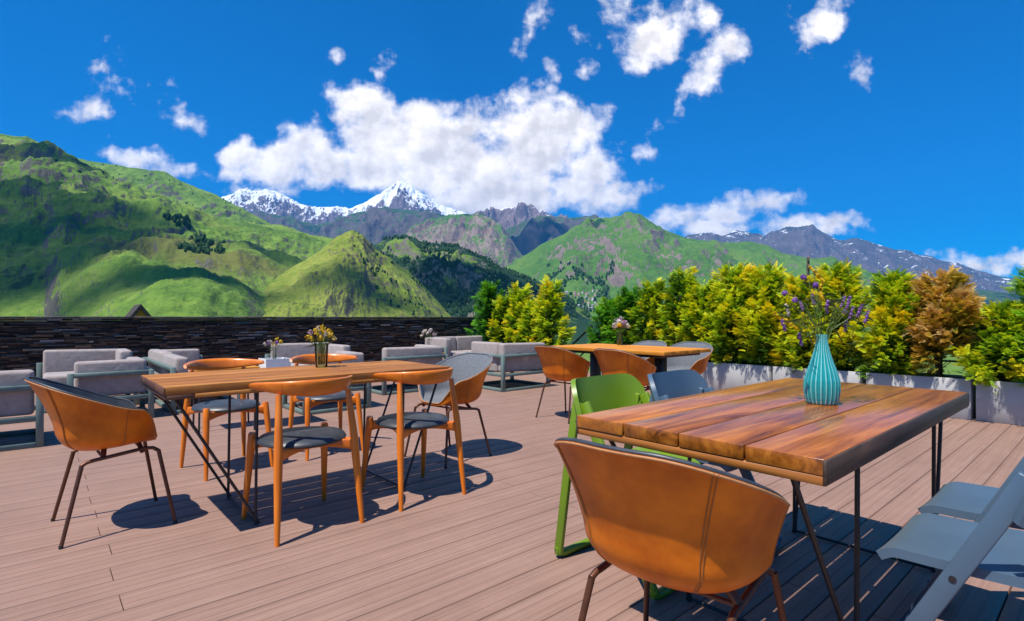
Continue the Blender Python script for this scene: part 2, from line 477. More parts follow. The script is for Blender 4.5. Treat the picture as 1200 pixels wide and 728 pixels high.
def ridge(name, label_kind, crest, mat, Wf, Wb=None, base=-60, prof=1.15, gul=.22, gscale=.25, nu=260, nt=120, seed=1,
          jag=.02, skew=0.0, bumpy=.12, runnel=.03):
    """a mountain: crest given as (bearing, height, distance in m), slopes built out in front of and behind it"""
    cr = np.array(crest, float)
    u = np.linspace(cr[0, 0], cr[-1, 0], nu)
    if cr.shape[1] == 2: raise ValueError
    v = np.interp(u, cr[:, 0], cr[:, 1]); Dc = np.interp(u, cr[:, 0], cr[:, 2])
    ker = np.ones(5) / 5
    Dc = np.convolve(np.pad(Dc, 2, 'edge'), ker, 'valid')
    k = (u - 600) / 635
    zc = CAM_H + (372 - v) / 635 * Dc
    Wb = Wb or Wf
    t = np.concatenate([np.linspace(0, 1, nt) ** .85, 1 + np.linspace(0, 1, nt // 4 + 1)[1:] ** 1.3])
    T, K = np.meshgrid(t, k)
    Dcr = Dc[:, None]; ZC = zc[:, None]
    D = np.where(T <= 1, Dcr - Wf * (1 - T), Dcr + Wb * (T - 1))
    s_ = np.where(T <= 1, T, np.clip(2 - T, 0, 1))
    X = K * D + skew * (1 - s_) * Wf
    H = np.maximum(ZC - base, 1)
    p = np.clip(s_, 0, 1) ** prof
    L0 = float(np.median(Dc)) * gscale
    wx = fbm(X / L0 * .8, D / L0 * .8, 3, seed + 90) * .5
    g1 = fbm(X / L0 + wx, D / L0 * .55 + wx, 6, seed, .52, ridged=True)
    g2 = fbm(X / L0 * 2.7 + wx, D / L0 * 2.2, 6, seed + 40, .55)
    g3 = fbm((X + .35 * D) / (L0 * .20) + wx * 1.5, D / (L0 * 1.1), 5, seed + 61, .6, ridged=True)
    env = np.sin(np.clip(s_, 0, 1) * np.pi) ** .7
    Z = base + H * p + H * env * (g1 * gul + g2 * bumpy + g3 * runnel * (.35 + np.clip(g2 + .4, 0, 1)))
    Z += H * jag * fbm(X / L0 * 6, D / L0 * 6, 5, seed + 7, .6) * np.clip(s_ * 1.5, 0, 1)
    xw, yw = W(X, D)
    V = np.stack([xw, yw, Z], -1).reshape(-1, 3)
    ncol = len(t)
    I, J = np.meshgrid(np.arange(nu - 1), np.arange(ncol - 1), indexing='ij')
    a = (I * ncol + J).ravel()
    F = np.stack([a, a + ncol, a + ncol + 1, a + 1], -1)
    o = np_mesh(name, V, F, mat)
    tag(o, kind='structure')
    TERR[name + str(seed)] = (V.reshape(nu, ncol, 3), X, D, Z)
    return o
def hill_mat(name, grass, forest=None, rock=None, fthr=.6, fscale=.004, rthr=.80, rscale=.01, snow=None, nscale=.003, patch=None, pthr=.62):
    m, nt, N, L, b = mat_base(name, .95, .15)
    n = tex(N, L, nscale, 8, .6, coord='World')
    r = ramp(N, [(.3, grass[0]), (.5, grass[1]), (.7, grass[2])])
    fine = tex(N, L, nscale * 14, 9, .72, coord='World')
    fm = N.new('ShaderNodeMath'); fm.operation = 'MULTIPLY_ADD'; L.new(fine.outputs['Fac'], fm.inputs[0]); fm.inputs[1].default_value = 1.1
    fs = N.new('ShaderNodeMath'); fs.operation = 'SUBTRACT'; L.new(n.outputs['Fac'], fs.inputs[0]); fs.inputs[1].default_value = .55
    L.new(fs.outputs[0], fm.inputs[2])
    L.new(fm.outputs[0], r.inputs[0]); col = r.outputs[0]
    def over(fac, c2):
        nonlocal col
        mx = N.new('ShaderNodeMixRGB'); L.new(fac, mx.inputs[0]); L.new(col, mx.inputs[1])
        if isinstance(c2, tuple): mx.inputs[2].default_value = (*c2, 1)
        else: L.new(c2, mx.inputs[2])
        col = mx.outputs[0]
    def edge(src, lo, hi):
        q = N.new('ShaderNodeMapRange'); q.interpolation_type = 'SMOOTHSTEP'
        q.inputs['From Min'].default_value = lo; q.inputs['From Max'].default_value = hi
        L.new(src, q.inputs['Value']); return q.outputs[0]
    def m2(op, a, bb, c=None):
        q = N.new('ShaderNodeMath'); q.operation = op
        for i, x in enumerate((a, bb, c)):
            if x is None: continue
            if isinstance(x, (int, float)): q.inputs[i].default_value = x
            else: L.new(x, q.inputs[i])
        return q.outputs[0]
    if patch:
        pn = tex(N, L, nscale * .8, 6, .62, coord='World', rot=(0, 0, .6))
        over(edge(pn.outputs['Fac'], pthr - .05, pthr + .05), patch)
    if forest:
        fn = tex(N, L, fscale, 9, .66, coord='World')
        over(edge(fn.outputs['Fac'], fthr - .02, fthr + .02), forest)
    geo = N.new('ShaderNodeNewGeometry')
    sp = N.new('ShaderNodeSeparateXYZ'); L.new(geo.outputs['True Normal'], sp.inputs[0])
    if rock:
        rn = tex(N, L, rscale, 9, .68, (1, 1, .5), coord='World')
        rc = ramp(N, [(.3, rock[0]), (.65, rock[1])])
        rn2 = tex(N, L, rscale * 2.3, 9, .7, coord='World'); L.new(rn2.outputs['Fac'], rc.inputs[0])
        sl = m2('MULTIPLY_ADD', rn.outputs['Fac'], .55, m2('MULTIPLY', sp.outputs['Z'], -1.0))
        over(edge(sl, rthr * -1 + .275, rthr * -1 + .36), rc.outputs[0])
    if snow:
        zlo, zhi, amt = snow
        sn = tex(N, L, nscale * 4, 8, .62, (1, 1, .3), coord='World')
        ps = N.new('ShaderNodeSeparateXYZ'); L.new(geo.outputs['Position'], ps.inputs[0])
        hgt = N.new('ShaderNodeMapRange'); hgt.inputs['From Min'].default_value = zlo; hgt.inputs['From Max'].default_value = zhi
        L.new(ps.outputs['Z'], hgt.inputs['Value'])
        q = m2('ADD', m2('MULTIPLY_ADD', sn.outputs['Fac'], 2.3, -1.15), m2('MULTIPLY', hgt.outputs[0], amt))
        q = m2('ADD', q, m2('MULTIPLY_ADD', sp.outputs['Z'], 1.0, -.72))
        over(edge(q, .28, .40), (.82, .84, .88))
    L.new(col, b.inputs['Base Color'])
    bn = tex(N, L, nscale * 16, 8, .65, coord='World')
    bump(N, L, b, bn.outputs['Fac'], 1.0, .024 / nscale)
    return m
G1 = ((.07, .14, .022), (.13, .225, .030), (.21, .285, .05))
hm_left = hill_mat('meadow_hill', G1, forest=(.022, .058, .018), fthr=.66, fscale=.0045, rock=((.07, .07, .06), (.15, .135, .11)), rthr=.57, nscale=.0032, patch=(.14, .15, .035), pthr=.60)
hm_spur = hill_mat('dry_meadow_hill', ((.085, .15, .017), (.18, .225, .03), (.26, .28, .052)), forest=(.025, .06, .014), fthr=.68, fscale=.006, rock=((.07, .06, .04), (.16, .13, .09)), rthr=.62, nscale=.006)
hm_for = hill_mat('wooded_hill', ((.05, .11, .014), (.10, .18, .018), (.18, .24, .04)), forest=(.016, .046, .017), fthr=.47, fscale=.005, rock=((.1, .09, .07), (.2, .18, .14)), rthr=.6, nscale=.006)
hm_mid = hill_mat('green_mountain', ((.05, .125, .022), (.075, .165, .028), (.115, .20, .034)), forest=(.02, .06, .025), fthr=.64, fscale=.003, rock=((.13, .10, .095), (.26, .20, .18)), rthr=.57, rscale=.0045, nscale=.002)
hm_scree = hill_mat('scree_mountain', ((.05, .13, .025), (.08, .17, .03), (.12, .21, .04)), forest=(.02, .055, .028), fthr=.6, fscale=.003, rock=((.16, .11, .10), (.34, .25, .21)), rthr=.60, rscale=.004, nscale=.0015)
hm_blue = hill_mat('shaded_mountain', ((.035, .075, .03), (.05, .10, .036), (.075, .12, .042)), forest=(.02, .05, .03), fthr=.58, fscale=.002, rock=((.07, .06, .06), (.14, .11, .11)), rthr=.7, rscale=.002, nscale=.001)
hm_snow = hill_mat('snow_mountain', ((.10, .075, .075), (.15, .11, .11), (.19, .14, .135)), rock=((.10, .075, .08), (.20, .15, .15)), rthr=.7, rscale=.0015, snow=(1600, 2450, .78), nscale=.0009)
hm_snow2 = hill_mat('snow_streaked_mountain', ((.13, .09, .085), (.19, .135, .12), (.24, .17, .15)), rock=((.12, .09, .09), (.24, .18, .17)), rthr=.7, rscale=.0015, snow=(1500, 2250, .36), nscale=.0011)
hm_far = hill_mat('far_mountain', ((.05, .055, .05), (.07, .07, .065), (.10, .09, .085)), rock=((.08, .07, .075), (.16, .13, .14)), rthr=.75, rscale=.0015, snow=(1500, 2700, .08), nscale=.001)

def cr(pts, D):
    pts = [p if len(p) == 3 else (*p, D) for p in pts]
    return pts
ridge('meadow_hill', '', cr([(-330, 250, 1500), (-200, 200, 1700), (-80, 170, 1900), (0, 164, 2000), (31, 164, 2000), (51, 171, 2000), (69, 179, 1950), (110, 198, 1900), (137, 213, 1850),
      (192, 231, 1800), (240, 254, 1800), (290, 262, 1900), (330, 266, 2050), (364, 277, 2100), (400, 282, 2150), (430, 300, 2150), (470, 330, 2150), (520, 378, 2100)], 1900),
      hm_left, 1350, 900, prof=.98, gul=.13, gscale=.20, nu=520, nt=260, seed=3, jag=.018, bumpy=.06, runnel=.035)
ridge('meadow_hill', '', cr([(-60, 230), (0, 205), (40, 185), (69, 181), (106, 189), (172, 199), (192, 201), (220, 217), (254, 229), (309, 258), (360, 285), (410, 330), (440, 380)], 2700),
      hm_left, 900, 900, prof=1.0, gul=.14, gscale=.15, nu=300, nt=80, seed=21, jag=.012, bumpy=.06)
ridge('grassy_spur', '', cr([(235, 420, 800), (283, 376, 860), (316, 331, 960), (345, 312, 1020), (371, 297, 1080), (395, 277, 1130), (412, 269.5, 1160), (426, 276, 1180), (440, 292, 1200), (460, 304, 1220), (488, 326, 1250), (520, 360, 1280), (560, 395, 1300)], 1100),
      hm_spur, 420, 500, prof=.95, gul=.13, gscale=.14, nu=300, nt=120, seed=5, jag=.014, bumpy=.05, runnel=.035)
ridge('wooded_ridge', '', cr([(380, 330), (420, 298), (443, 286), (460, 279), (474, 277), (495, 284), (512, 286), (536, 289), (563, 303), (590, 316), (620, 328), (660, 346), (700, 375), (730, 400)], 1900),
      hm_for, 800, 700, prof=.95, gul=.20, gscale=.14, nu=320, nt=130, seed=8, jag=.02, bumpy=.08)
ridge('green_mountain', '', cr([(520, 372), (560, 340), (593, 315), (633, 288), (660, 275), (687, 263), (713, 257), (733, 252), (750, 257), (783, 272), (800, 278), (820, 283), (850, 285), (877, 283), (900, 288), (917, 297),
      (950, 303), (975, 303), (1017, 318), (1060, 345), (1110, 372), (1160, 390)], 3700),
      hm_mid, 1500, 1500, prof=1.05, gul=.26, gscale=.17, nu=420, nt=180, seed=13, jag=.012, bumpy=.09)
ridge('scree_mountain', '', cr([(420, 330), (460, 290), (480, 272), (500, 262), (520, 257), (543, 252), (560, 253), (577, 263), (592, 275), (612, 300), (650, 330), (690, 372)], 5400),
      hm_scree, 1500, 1500, prof=1.0, gul=.30, gscale=.11, nu=300, nt=130, seed=15, jag=.02, bumpy=.10)
ridge('blue_mountain', '', cr([(240, 300), (299, 250), (340, 256), (371, 264), (400, 257), (425, 249), (457, 244), (477, 247), (512, 251), (535, 253), (560, 262), (587, 272), (613, 260), (643, 253), (667, 256), (687, 253), (720, 262), (760, 300), (800, 350)], 7400),
      hm_blue, 2000, 1500, prof=1.0, gul=.24, gscale=.10, nu=360, nt=110, seed=25, jag=.02, bumpy=.10)
ridge('snow_peak', '', cr([(200, 270), (240, 245), (261, 231), (282, 224), (302, 226), (312, 222.5), (323, 224), (337, 231), (354, 240), (370, 243), (390, 243), (409, 245), (426, 238), (443, 228), (460, 217), (472, 212.5), (484, 221),
      (505, 234), (522, 243), (539, 248), (570, 258), (610, 280)], 11500),
      hm_snow, 3000, 2000, prof=.86, gul=.16, gscale=.075, nu=420, nt=170, seed=32, jag=.012, bumpy=.07, runnel=.05)
ridge('snow_streaked_peak', '', cr([(520, 275), (545, 255), (563, 249), (583, 247), (600, 242.5), (617, 242), (633, 249), (650, 255), (680, 262), (720, 280)], 10000),
      hm_snow2, 2500, 2000, prof=.86, gul=.24, gscale=.07, nu=260, nt=120, seed=36, jag=.02, bumpy=.11)
ridge('far_mountain', '', cr([(760, 300), (808, 277), (825, 274), (846, 278), (862, 270), (883, 274), (896, 278), (910, 270), (921, 266.5), (950, 266), (967, 274), (983, 283), (1000, 281), (1017, 284), (1046, 292), (1075, 299), (1100, 305),
      (1138, 315), (1179, 326), (1230, 330), (1300, 335), (1400, 350), (1500, 372)], 10500),
      hm_far, 3000, 2500, prof=.90, gul=.22, gscale=.09, nu=460, nt=130, seed=44, jag=.018, bumpy=.10)
ridge('blue_foothill', '', cr([(960, 345), (1040, 335), (1110, 332), (1150, 340), (1200, 345), (1260, 340), (1340, 350), (1450, 372)], 5200),
      hm_blue, 1800, 1500, prof=1.0, gul=.22, gscale=.12, nu=240, nt=80, seed=51, jag=.02, bumpy=.1)

def ground():
    m, nt, N, L, b = mat_base('valley_grass', .95, .15)
    n = tex(N, L, .02, 8, .62, coord='World'); r = ramp(N, [(.3, (.06, .13, .02)), (.5, (.11, .19, .025)), (.72, (.17, .22, .05))])
    L.new(n.outputs['Fac'], r.inputs[0]); L.new(r.outputs[0], b.inputs['Base Color'])
    bump(N, L, b, n.outputs['Fac'], .6, .5)
    rad = np.concatenate([[0.01], np.geomspace(3, 14000, 90)])
    th = np.linspace(0, 2 * np.pi, 181)[:-1]
    R, TH = np.meshgrid(rad, th, indexing='ij')
    Z = np.interp(R, [0, 14, 40, 150, 400, 1000, 2500, 14000], [-.4, -2.2, -6, -14, -40, -55, -52, -40])
    xx, yy = R * np.cos(TH), R * np.sin(TH)
    Z = Z + np.clip(R - 14, 0, 200) * .02 * fbm(xx / 60, yy / 60, 5, 77)
    V = np.stack([xx, yy, Z], -1).reshape(-1, 3)
    nT = len(th)
    I, J = np.meshgrid(np.arange(len(rad) - 1), np.arange(nT), indexing='ij')
    a = (I * nT + J).ravel(); b_ = (I * nT + (J + 1) % nT).ravel()
    F = np.stack([a, a + nT, b_ + nT, b_], -1)
    tag(np_mesh('ground', V, F, m), kind='structure')
ground()

# haze: one closed box of thin air round the whole valley
def haze():
    m = bpy.data.materials.new('valley_air'); m.use_nodes = True
    N, L = m.node_tree.nodes, m.node_tree.links
    N.clear()
    o = N.new('ShaderNodeOutputMaterial'); p = N.new('ShaderNodeVolumePrincipled')
    p.inputs['Color'].default_value = (.05, .42, 1.0, 1)
    p.inputs['Density'].default_value = HAZE
    p.inputs['Anisotropy'].default_value = .1
    L.new(p.outputs[0], o.inputs['Volume'])
    b = MB(); b.box((0, 0, 1640), (33000, 33000, 3520))
    tag(b.build('haze', m), kind='stuff')
HAZE = 4.6e-5
if HAZE: haze()

# clouds drifting over the valley behind and to the left of the terrace (their shade falls on the hills)
def cloud(name, c, r, seed):
    bm = bmesh.new(); bmesh.ops.create_icosphere(bm, subdivisions=5, radius=1)
    V = np.array([v.co[:] for v in bm.verts]); F = np.array([[v.index for v in f.verts] for f in bm.faces]); bm.free()
    n = fbm(V[:, 0] * 1.7 + seed, V[:, 1] * 1.7 + V[:, 2] * .9, 6, seed, .55)
    V = V * (1 + .95 * n[:, None])
    V[:, 2] = np.where(V[:, 2] < 0, V[:, 2] * .35, V[:, 2])
    V = V * np.array(r) + np.array(c)
    tag(np_mesh(name, V, F, M['cloud']), kind='structure')
def cloud_mat():
    m, nt, N, L, b = mat_base('drifting_cloud', 1, 0)
    n = tex(N, L, .004, 7, .6, coord='World'); r = ramp(N, [(.32, (.05, .05, .05)), (.60, (.82, .82, .82))])
    L.new(n.outputs['Fac'], r.inputs[0]); b.inputs['Base Color'].default_value = (.85, .85, .86, 1)
    tr = N.new('ShaderNodeBsdfTransparent'); mx = N.new('ShaderNodeMixShader')
    L.new(r.outputs[0], mx.inputs[0]); L.new(tr.outputs[0], mx.inputs[1]); L.new(b.outputs[0], mx.inputs[2])
    L.new(mx.outputs[0], N['Material Output'].inputs[0])
    return m
M['cloud'] = cloud_mat()
def shade_cloud(X, D, z, rx, ry, seed):
    """a cloud placed so that the sun throws its shade round the hillside point X, D, z"""
    xw, yw = W(X, D); zc = 8200
    tt = (zc - z) / SUN.z
    cloud('cloud', (xw + SUN.x * tt, yw + SUN.y * tt, zc), (rx, ry, 160), seed)
def hillside(u, v):
    """the nearest hillside point seen in direction u, v"""
    best = None
    for key, (G, X, D, Z) in TERR.items():
        U = 600 + 635 * X / D; Vv = 372 - 635 * (Z - CAM_H) / D
        e = np.hypot(U - u, Vv - v)
        e[:, -G.shape[1] // 6:] += 9
        q = np.argwhere(e < 5)
        if len(q):
            i = q[np.argmin(D[q[:, 0], q[:, 1]])]; d = float(D[i[0], i[1]])
            if best is None or d < best[1]: best = ((u - 600) / 635 * d, d, float(Z[i[0], i[1]]))
    return best
for (u, v, rx, ry, sd) in [(75, 240, 190, 100, 4), (10, 300, 190, 130, 9), (120, 335, 110, 40, 14), (300, 285, 150, 60, 19), (400, 315, 80, 45, 24), (215, 315, 90, 40, 55), (25, 215, 150, 90, 61),
                              (560, 325, 260, 130, 29), (620, 268, 600, 350, 41), (30, 178, 200, 90, 45)]:
    p = hillside(u, v)
    if p: shade_cloud(*p, rx, ry, sd)

# woods on the slopes and the houses of the far village
def forest():
    bm = bmesh.new(); bmesh.ops.create_icosphere(bm, subdivisions=1, radius=1)
    BV = np.array([v.co[:] for v in bm.verts]); BF = np.array([[v.index for v in f.verts] for f in bm.faces]); bm.free()
    P = []
    def pick(key, n, boxes, sz):
        G, X, D, Z = TERR[key]
        U = 600 + 635 * X / D; Vv = 372 - 635 * (Z - CAM_H) / D
        for (u0, u1, v0, v1, frac) in boxes:
            mk = np.argwhere((U > u0) & (U < u1) & (Vv > v0) & (Vv < v1))
            if not len(mk): continue
            q = fbm(X / 90, D / 90, 4, 5)[mk[:, 0], mk[:, 1]]
            w = mk[q > np.quantile(q, .55)]
            sel = w[rng.integers(0, len(w), int(n * frac))]
            for i, j in sel:
                i2, j2 = min(i + 1, G.shape[0] - 1), min(j + 1, G.shape[1] - 1)
                a, b = rng.random(2)
                p = G[i, j] + (G[i2, j] - G[i, j]) * a + (G[i, j2] - G[i, j]) * b
                P.append((*p, sz * rng.uniform(.5, 1.25)))
    pick('meadow_hill3', 1, [(190, 222, 255, 266, 70), (208, 240, 278, 298, 90), (236, 262, 288, 312, 60), (60, 150, 185, 210, 14)], 6.5)
    pick('meadow_hill21', 1, [(95, 300, 190, 275, 110)], 5)
    pick('wooded_ridge8', 1, [(520, 690, 288, 372, 2200), (450, 560, 278, 345, 600)], 6.5)
    pick('grassy_spur5', 1, [(415, 520, 270, 372, 110)], 4)
    pick('green_mountain13', 1, [(640, 720, 310, 372, 700)], 9)
    P = np.array(P)
    n = len(P)
    sc = np.stack([P[:, 3] * .55, P[:, 3] * .55, P[:, 3]], -1)
    V = (BV[None] * (1 + .25 * rng.standard_normal((n, len(BV), 1))) * sc[:, None] + (P[:, :3] + np.array([0, 0, 1]) * P[:, 3:] * .6)[:, None]).reshape(-1, 3)
    F = (BF[None] + (np.arange(n) * len(BV))[:, None, None]).reshape(-1, 3)
    m = simple('distant_conifers', (.012, .04, .014), (.04, .085, .022), .02, .95, .1, 0)
    tag(np_mesh('forest', V, F, m, smooth=False), kind='stuff')
forest()
def village():
    G, X, D, Z = TERR['green_mountain13']
    U = 600 + 635 * X / D; Vv = 372 - 635 * (Z - CAM_H) / D
    wall_m = [simple('far_house_wall', (.55, .52, .48), (.68, .64, .6), .3, .9), simple('far_house_wall_tan', (.42, .34, .27), (.5, .42, .34), .3, .9)]
    roof_m = [simple('far_roof_tin', (.34, .36, .42), (.45, .47, .52), .3, .7), simple('far_roof_red', (.36, .13, .09), (.45, .19, .13), .3, .8), simple('far_roof_brown', (.2, .13, .1), (.28, .2, .16), .3, .8)]
    names = ['tin', 'red', 'brown']
    mk = np.argwhere((U > 660) & (U < 700) & (Vv > 341) & (Vv < 363))
    protos = []
    for k in range(6):
        t = thing('house', 'x', 'house', (0, 0, 0), 0, 'houses of the far village')
        w, d, h = (11, 8, 6) if k % 2 else (9, 9, 5)
        b = MB(); b.box((0, 0, h / 2 - 2), (w, d, h + 4)); b.build('wall', wall_m[k % 2], t)
        b = MB()
        b.add([(-w / 2 - .5, -d / 2 - .5, h), (w / 2 + .5, -d / 2 - .5, h), (w / 2 + .5, d / 2 + .5, h), (-w / 2 - .5, d / 2 + .5, h), (-w / 2 - .5, 0, h + 3.4), (w / 2 + .5, 0, h + 3.4)],
              [(0, 1, 5, 4), (2, 3, 4, 5), (0, 4, 3), (1, 2, 5), (3, 2, 1, 0)], smooth=False)
        b.build('roof', roof_m[k % 3], t)
        protos.append(t)
    placed = []
    tries = 0
    while len(placed) < 70 and tries < 4000 and len(mk):
        tries += 1
        i, j = mk[rng.integers(len(mk))]
        p = G[i, j] + (G[min(i + 1, len(G) - 1), j] - G[i, j]) * rng.random()
        if any((p[0] - q[0]) ** 2 + (p[1] - q[1]) ** 2 < 15 ** 2 for q in placed): continue
        placed.append(p)
        kk = len(placed) - 1
        src = protos[kk % 6]
        lab = 'tiny pale house with a %s roof in the far village below the green mountain' % ('grey tin', 'dull red', 'brown')[kk % 3]
        o = src if kk < 6 else dup(src)
        o.location = p; o.rotation_euler = (0, 0, rng.uniform(0, 3.14)); o['label'] = lab
village()
# ------------------------------------------------------------------ terrace
def deck():
    m, nt, N, L, b = mat_base('composite_decking', .62, .35)
    geo = N.new('ShaderNodeNewGeometry')
    st = tex(N, L, 1.0, 5, .6, (1.1, 52, 1)); st2 = tex(N, L, 1.0, 4, .6, (.5, 2.5, 1)); st3 = tex(N, L, 1.0, 3, .6, (6, 160, 1))
    dirt = tex(N, L, 2.2, 9, .7)
    r = ramp(N, [(.25, (.19, .108, .079)), (.5, (.288, .172, .129)), (.80, (.395, .257, .20))])
    a = N.new('ShaderNodeMath'); a.operation = 'MULTIPLY_ADD'; L.new(geo.outputs['Random Per Island'], a.inputs[0]); a.inputs[1].default_value = .03
    q = N.new('ShaderNodeMath'); q.operation = 'MULTIPLY_ADD'; L.new(st.outputs['Fac'], q.inputs[0]); q.inputs[1].default_value = .50; q.inputs[2].default_value = .01
    q2 = N.new('ShaderNodeMath'); q2.operation = 'MULTIPLY_ADD'; L.new(st2.outputs['Fac'], q2.inputs[0]); q2.inputs[1].default_value = .06; L.new(q.outputs[0], q2.inputs[2])
    q3 = N.new('ShaderNodeMath'); q3.operation = 'MULTIPLY_ADD'; L.new(dirt.outputs['Fac'], q3.inputs[0]); q3.inputs[1].default_value = .34; L.new(q2.outputs[0], q3.inputs[2])
    q4 = N.new('ShaderNodeMath'); q4.operation = 'ADD'; L.new(q3.outputs[0], q4.inputs[0])
    L.new(geo.outputs['Random Per Island'], a.inputs[0]); a.inputs[2].default_value = -.015
    L.new(a.outputs[0], q4.inputs[1]); L.new(q4.outputs[0], r.inputs[0])
    # a few pale scuffs
    sc = tex(N, L, 7, 8, .75, (1, 1.6, 1)); sr = ramp(N, [(.70, (0, 0, 0)), (.78, (1, 1, 1))]); L.new(sc.outputs['Fac'], sr.inputs[0])
    mx = N.new('ShaderNodeMixRGB'); ml = N.new('ShaderNodeMath'); ml.operation = 'MULTIPLY'; ml.inputs[1].default_value = .35
    L.new(sr.outputs[0], ml.inputs[0]); L.new(ml.outputs[0], mx.inputs[0]); L.new(r.outputs[0], mx.inputs[1]); mx.inputs[2].default_value = (.48, .38, .35, 1)
    L.new(mx.outputs[0], b.inputs['Base Color'])
    ad = N.new('ShaderNodeMath'); ad.operation = 'ADD'; L.new(st.outputs['Fac'], ad.inputs[0]); L.new(st3.outputs['Fac'], ad.inputs[1])
    bump(N, L, b, ad.outputs[0], .22, .004)
    B = MB(); pitch, gap, th = .15, .006, .024
    y = -3.3; row = 0
    while y < 11.0:
        jx = .25 + (2.0 if row % 2 else 0.0) - 8 + random.uniform(-.012, .012)
        xs = [-4.2] + [jx + 4 * i for i in range(1, 5) if -4 < jx + 4 * i < 7.9] + [8.05]
        for x0, x1 in zip(xs, xs[1:]):
            c = .0015
            X0, X1, Y0, Y1 = x0 + .0018, x1 - .0018, y + gap / 2, y + pitch - gap / 2
            zt = random.uniform(-.0006, .0006)
            gw, gd = .0017, .0012
            prof = [(Y0, -th), (Y0, zt - c), (Y0 + c, zt)]
            for q in (.32, .68):
                yc = Y0 + (Y1 - Y0) * q
                prof += [(yc - gw, zt), (yc - gw * .6, zt - gd), (yc + gw * .6, zt - gd), (yc + gw, zt)]
            prof += [(Y1 - c, zt), (Y1, zt - c), (Y1, -th)]
            n = len(prof)
            v = [(X0, p, z) for p, z in prof] + [(X1, p, z) for p, z in prof]
            B.add(v, [(k, k + n, k + n + 1, k + 1) for k in range(n - 1)] + [tuple(range(n)), tuple(range(2 * n - 1, n - 1, -1))], smooth=False)
        y += pitch; row += 1
    tag(B.build('deck', m), kind='structure')
    s = MB(); s.box((1.925, 3.8, -.06), (12.2, 14.3, .05)); tag(s.build('deck_base', M['cord']), kind='structure')
deck()

def stone_wall():
    m, nt, N, L, b = mat_base('dark_stacked_slate', .75, .35)
    geo = N.new('ShaderNodeNewGeometry')
    r = ramp(N, [(0, (.016, .011, .009)), (.36, (.038, .026, .021)), (.54, (.080, .050, .034)), (.74, (.14, .080, .044)), (.90, (.06, .06, .062)), (.965, (.15, .13, .11)), (1, (.26, .25, .24))])
    n = tex(N, L, 14, 6, .7, (1, 1, 4))
    a = N.new('ShaderNodeMath'); a.operation = 'MULTIPLY_ADD'; L.new(n.outputs['Fac'], a.inputs[0]); a.inputs[1].default_value = .22; 
    s = N.new('ShaderNodeMath'); s.operation = 'SUBTRACT'; L.new(geo.outputs['Random Per Island'], s.inputs[0]); s.inputs[1].default_value = .10
    L.new(s.outputs[0], a.inputs[2]); L.new(a.outputs[0], r.inputs[0]); L.new(r.outputs[0], b.inputs['Base Color'])
    bump(N, L, b, n.outputs['Fac'], .6, .01)
    B = MB(); z = 0; y0 = 10.65
    while z < 1.04:
        h = random.choice((.010, .014, .018, .024, .03))
        x = -6.5 + random.uniform(0, .1)
        while x < 8.9:
            l = random.uniform(.05, .30)
            dep = random.uniform(0, .05)
            B.box((x + l / 2, y0 + .16 - dep / 2, z + h / 2), (l - .004, .32 + dep, h - .003), rot=Matrix.Rotation(random.uniform(-.03, .03), 3, 'Z'))
            x += l
        z += h
    B.box((1.2, y0 + .2, .5), (15.3, .2, 1.0))
    t = B.build('stone_wall', m)
    tag(t, 'long low wall of dark stacked slate behind the lounge sofas', 'wall')
    c = MB(); x = -6.5
    while x < 8.9:
        l = random.uniform(.5, .8); c.box((x + l / 2, y0 + .17, z + .016), (l - .006, .44, .032), .004, 1); x += l
    c.build('coping', simple('slate_coping', (.045, .04, .036), (.12, .11, .095), 12, .8, .3, .4, .01), t)
stone_wall()

# ---- planters and shrubs
def planter(loc, lx, ly, label, rz=0, h=.42):
    t = thing('planter_box', label, 'planter', loc, rz, 'grey planters along the terrace edge')
    b = MB(); w = .022
    b.box((-lx / 2 + w / 2, 0, h / 2), (w, ly, h), .004, 1); b.box((lx / 2 - w / 2, 0, h / 2), (w, ly, h), .004, 1)
    b.box((0, -ly / 2 + w / 2, h / 2 - .001), (lx - 2 * w, w, h - .002), .003, 1); b.box((0, ly / 2 - w / 2, h / 2 - .001), (lx - 2 * w, w, h - .002), .003, 1)
    b.box((0, 0, .03), (lx - 2 * w, ly - 2 * w, .03))
    b.build('box', M['planter'], t)
    s = MB()
    s.grid(lambda u, v: ((u - .5) * (lx - 2 * w), (v - .5) * (ly - 2 * w), h - .035 + .014 * math.sin(9 * u + 2) * math.cos(14 * v)), 12, 20)
    s.build('soil', M['soil'], t)
    return t
PX = 7.47
bounds = [(-.02, 1.02), (1.06, 2.00), (2.06, 3.06), (3.10, 4.08), (4.12, 5.10), (5.14, 6.10)]
plab = ['grey planter box at the right edge of the picture under a green shrub', 'grey planter box holding the browning shrub, next to the rightmost planter',
        'grey planter box behind the turquoise vase under golden shrubs', 'grey planter box beside the grey chair backs under golden green shrubs',
        'grey planter box behind the far table, hidden low behind its chairs', 'grey planter box farthest along the hedge, beside the stair opening']
for (a, b_), lb in zip(bounds, plab): planter((PX, (a + b_) / 2, 0), .46, b_ - a, lb)
for (a, b_), lb in zip([(6.98, 8.02), (8.08, 9.02), (9.08, 9.9)], ['grey planter box left of the stair opening under the tall golden cypress', 'grey planter box behind the sofa under the middle of three cypresses', 'grey planter box by the end of the dark slate wall under a green cypress']):
    planter((PX, (a + b_) / 2, 0), .46, b_ - a, lb)

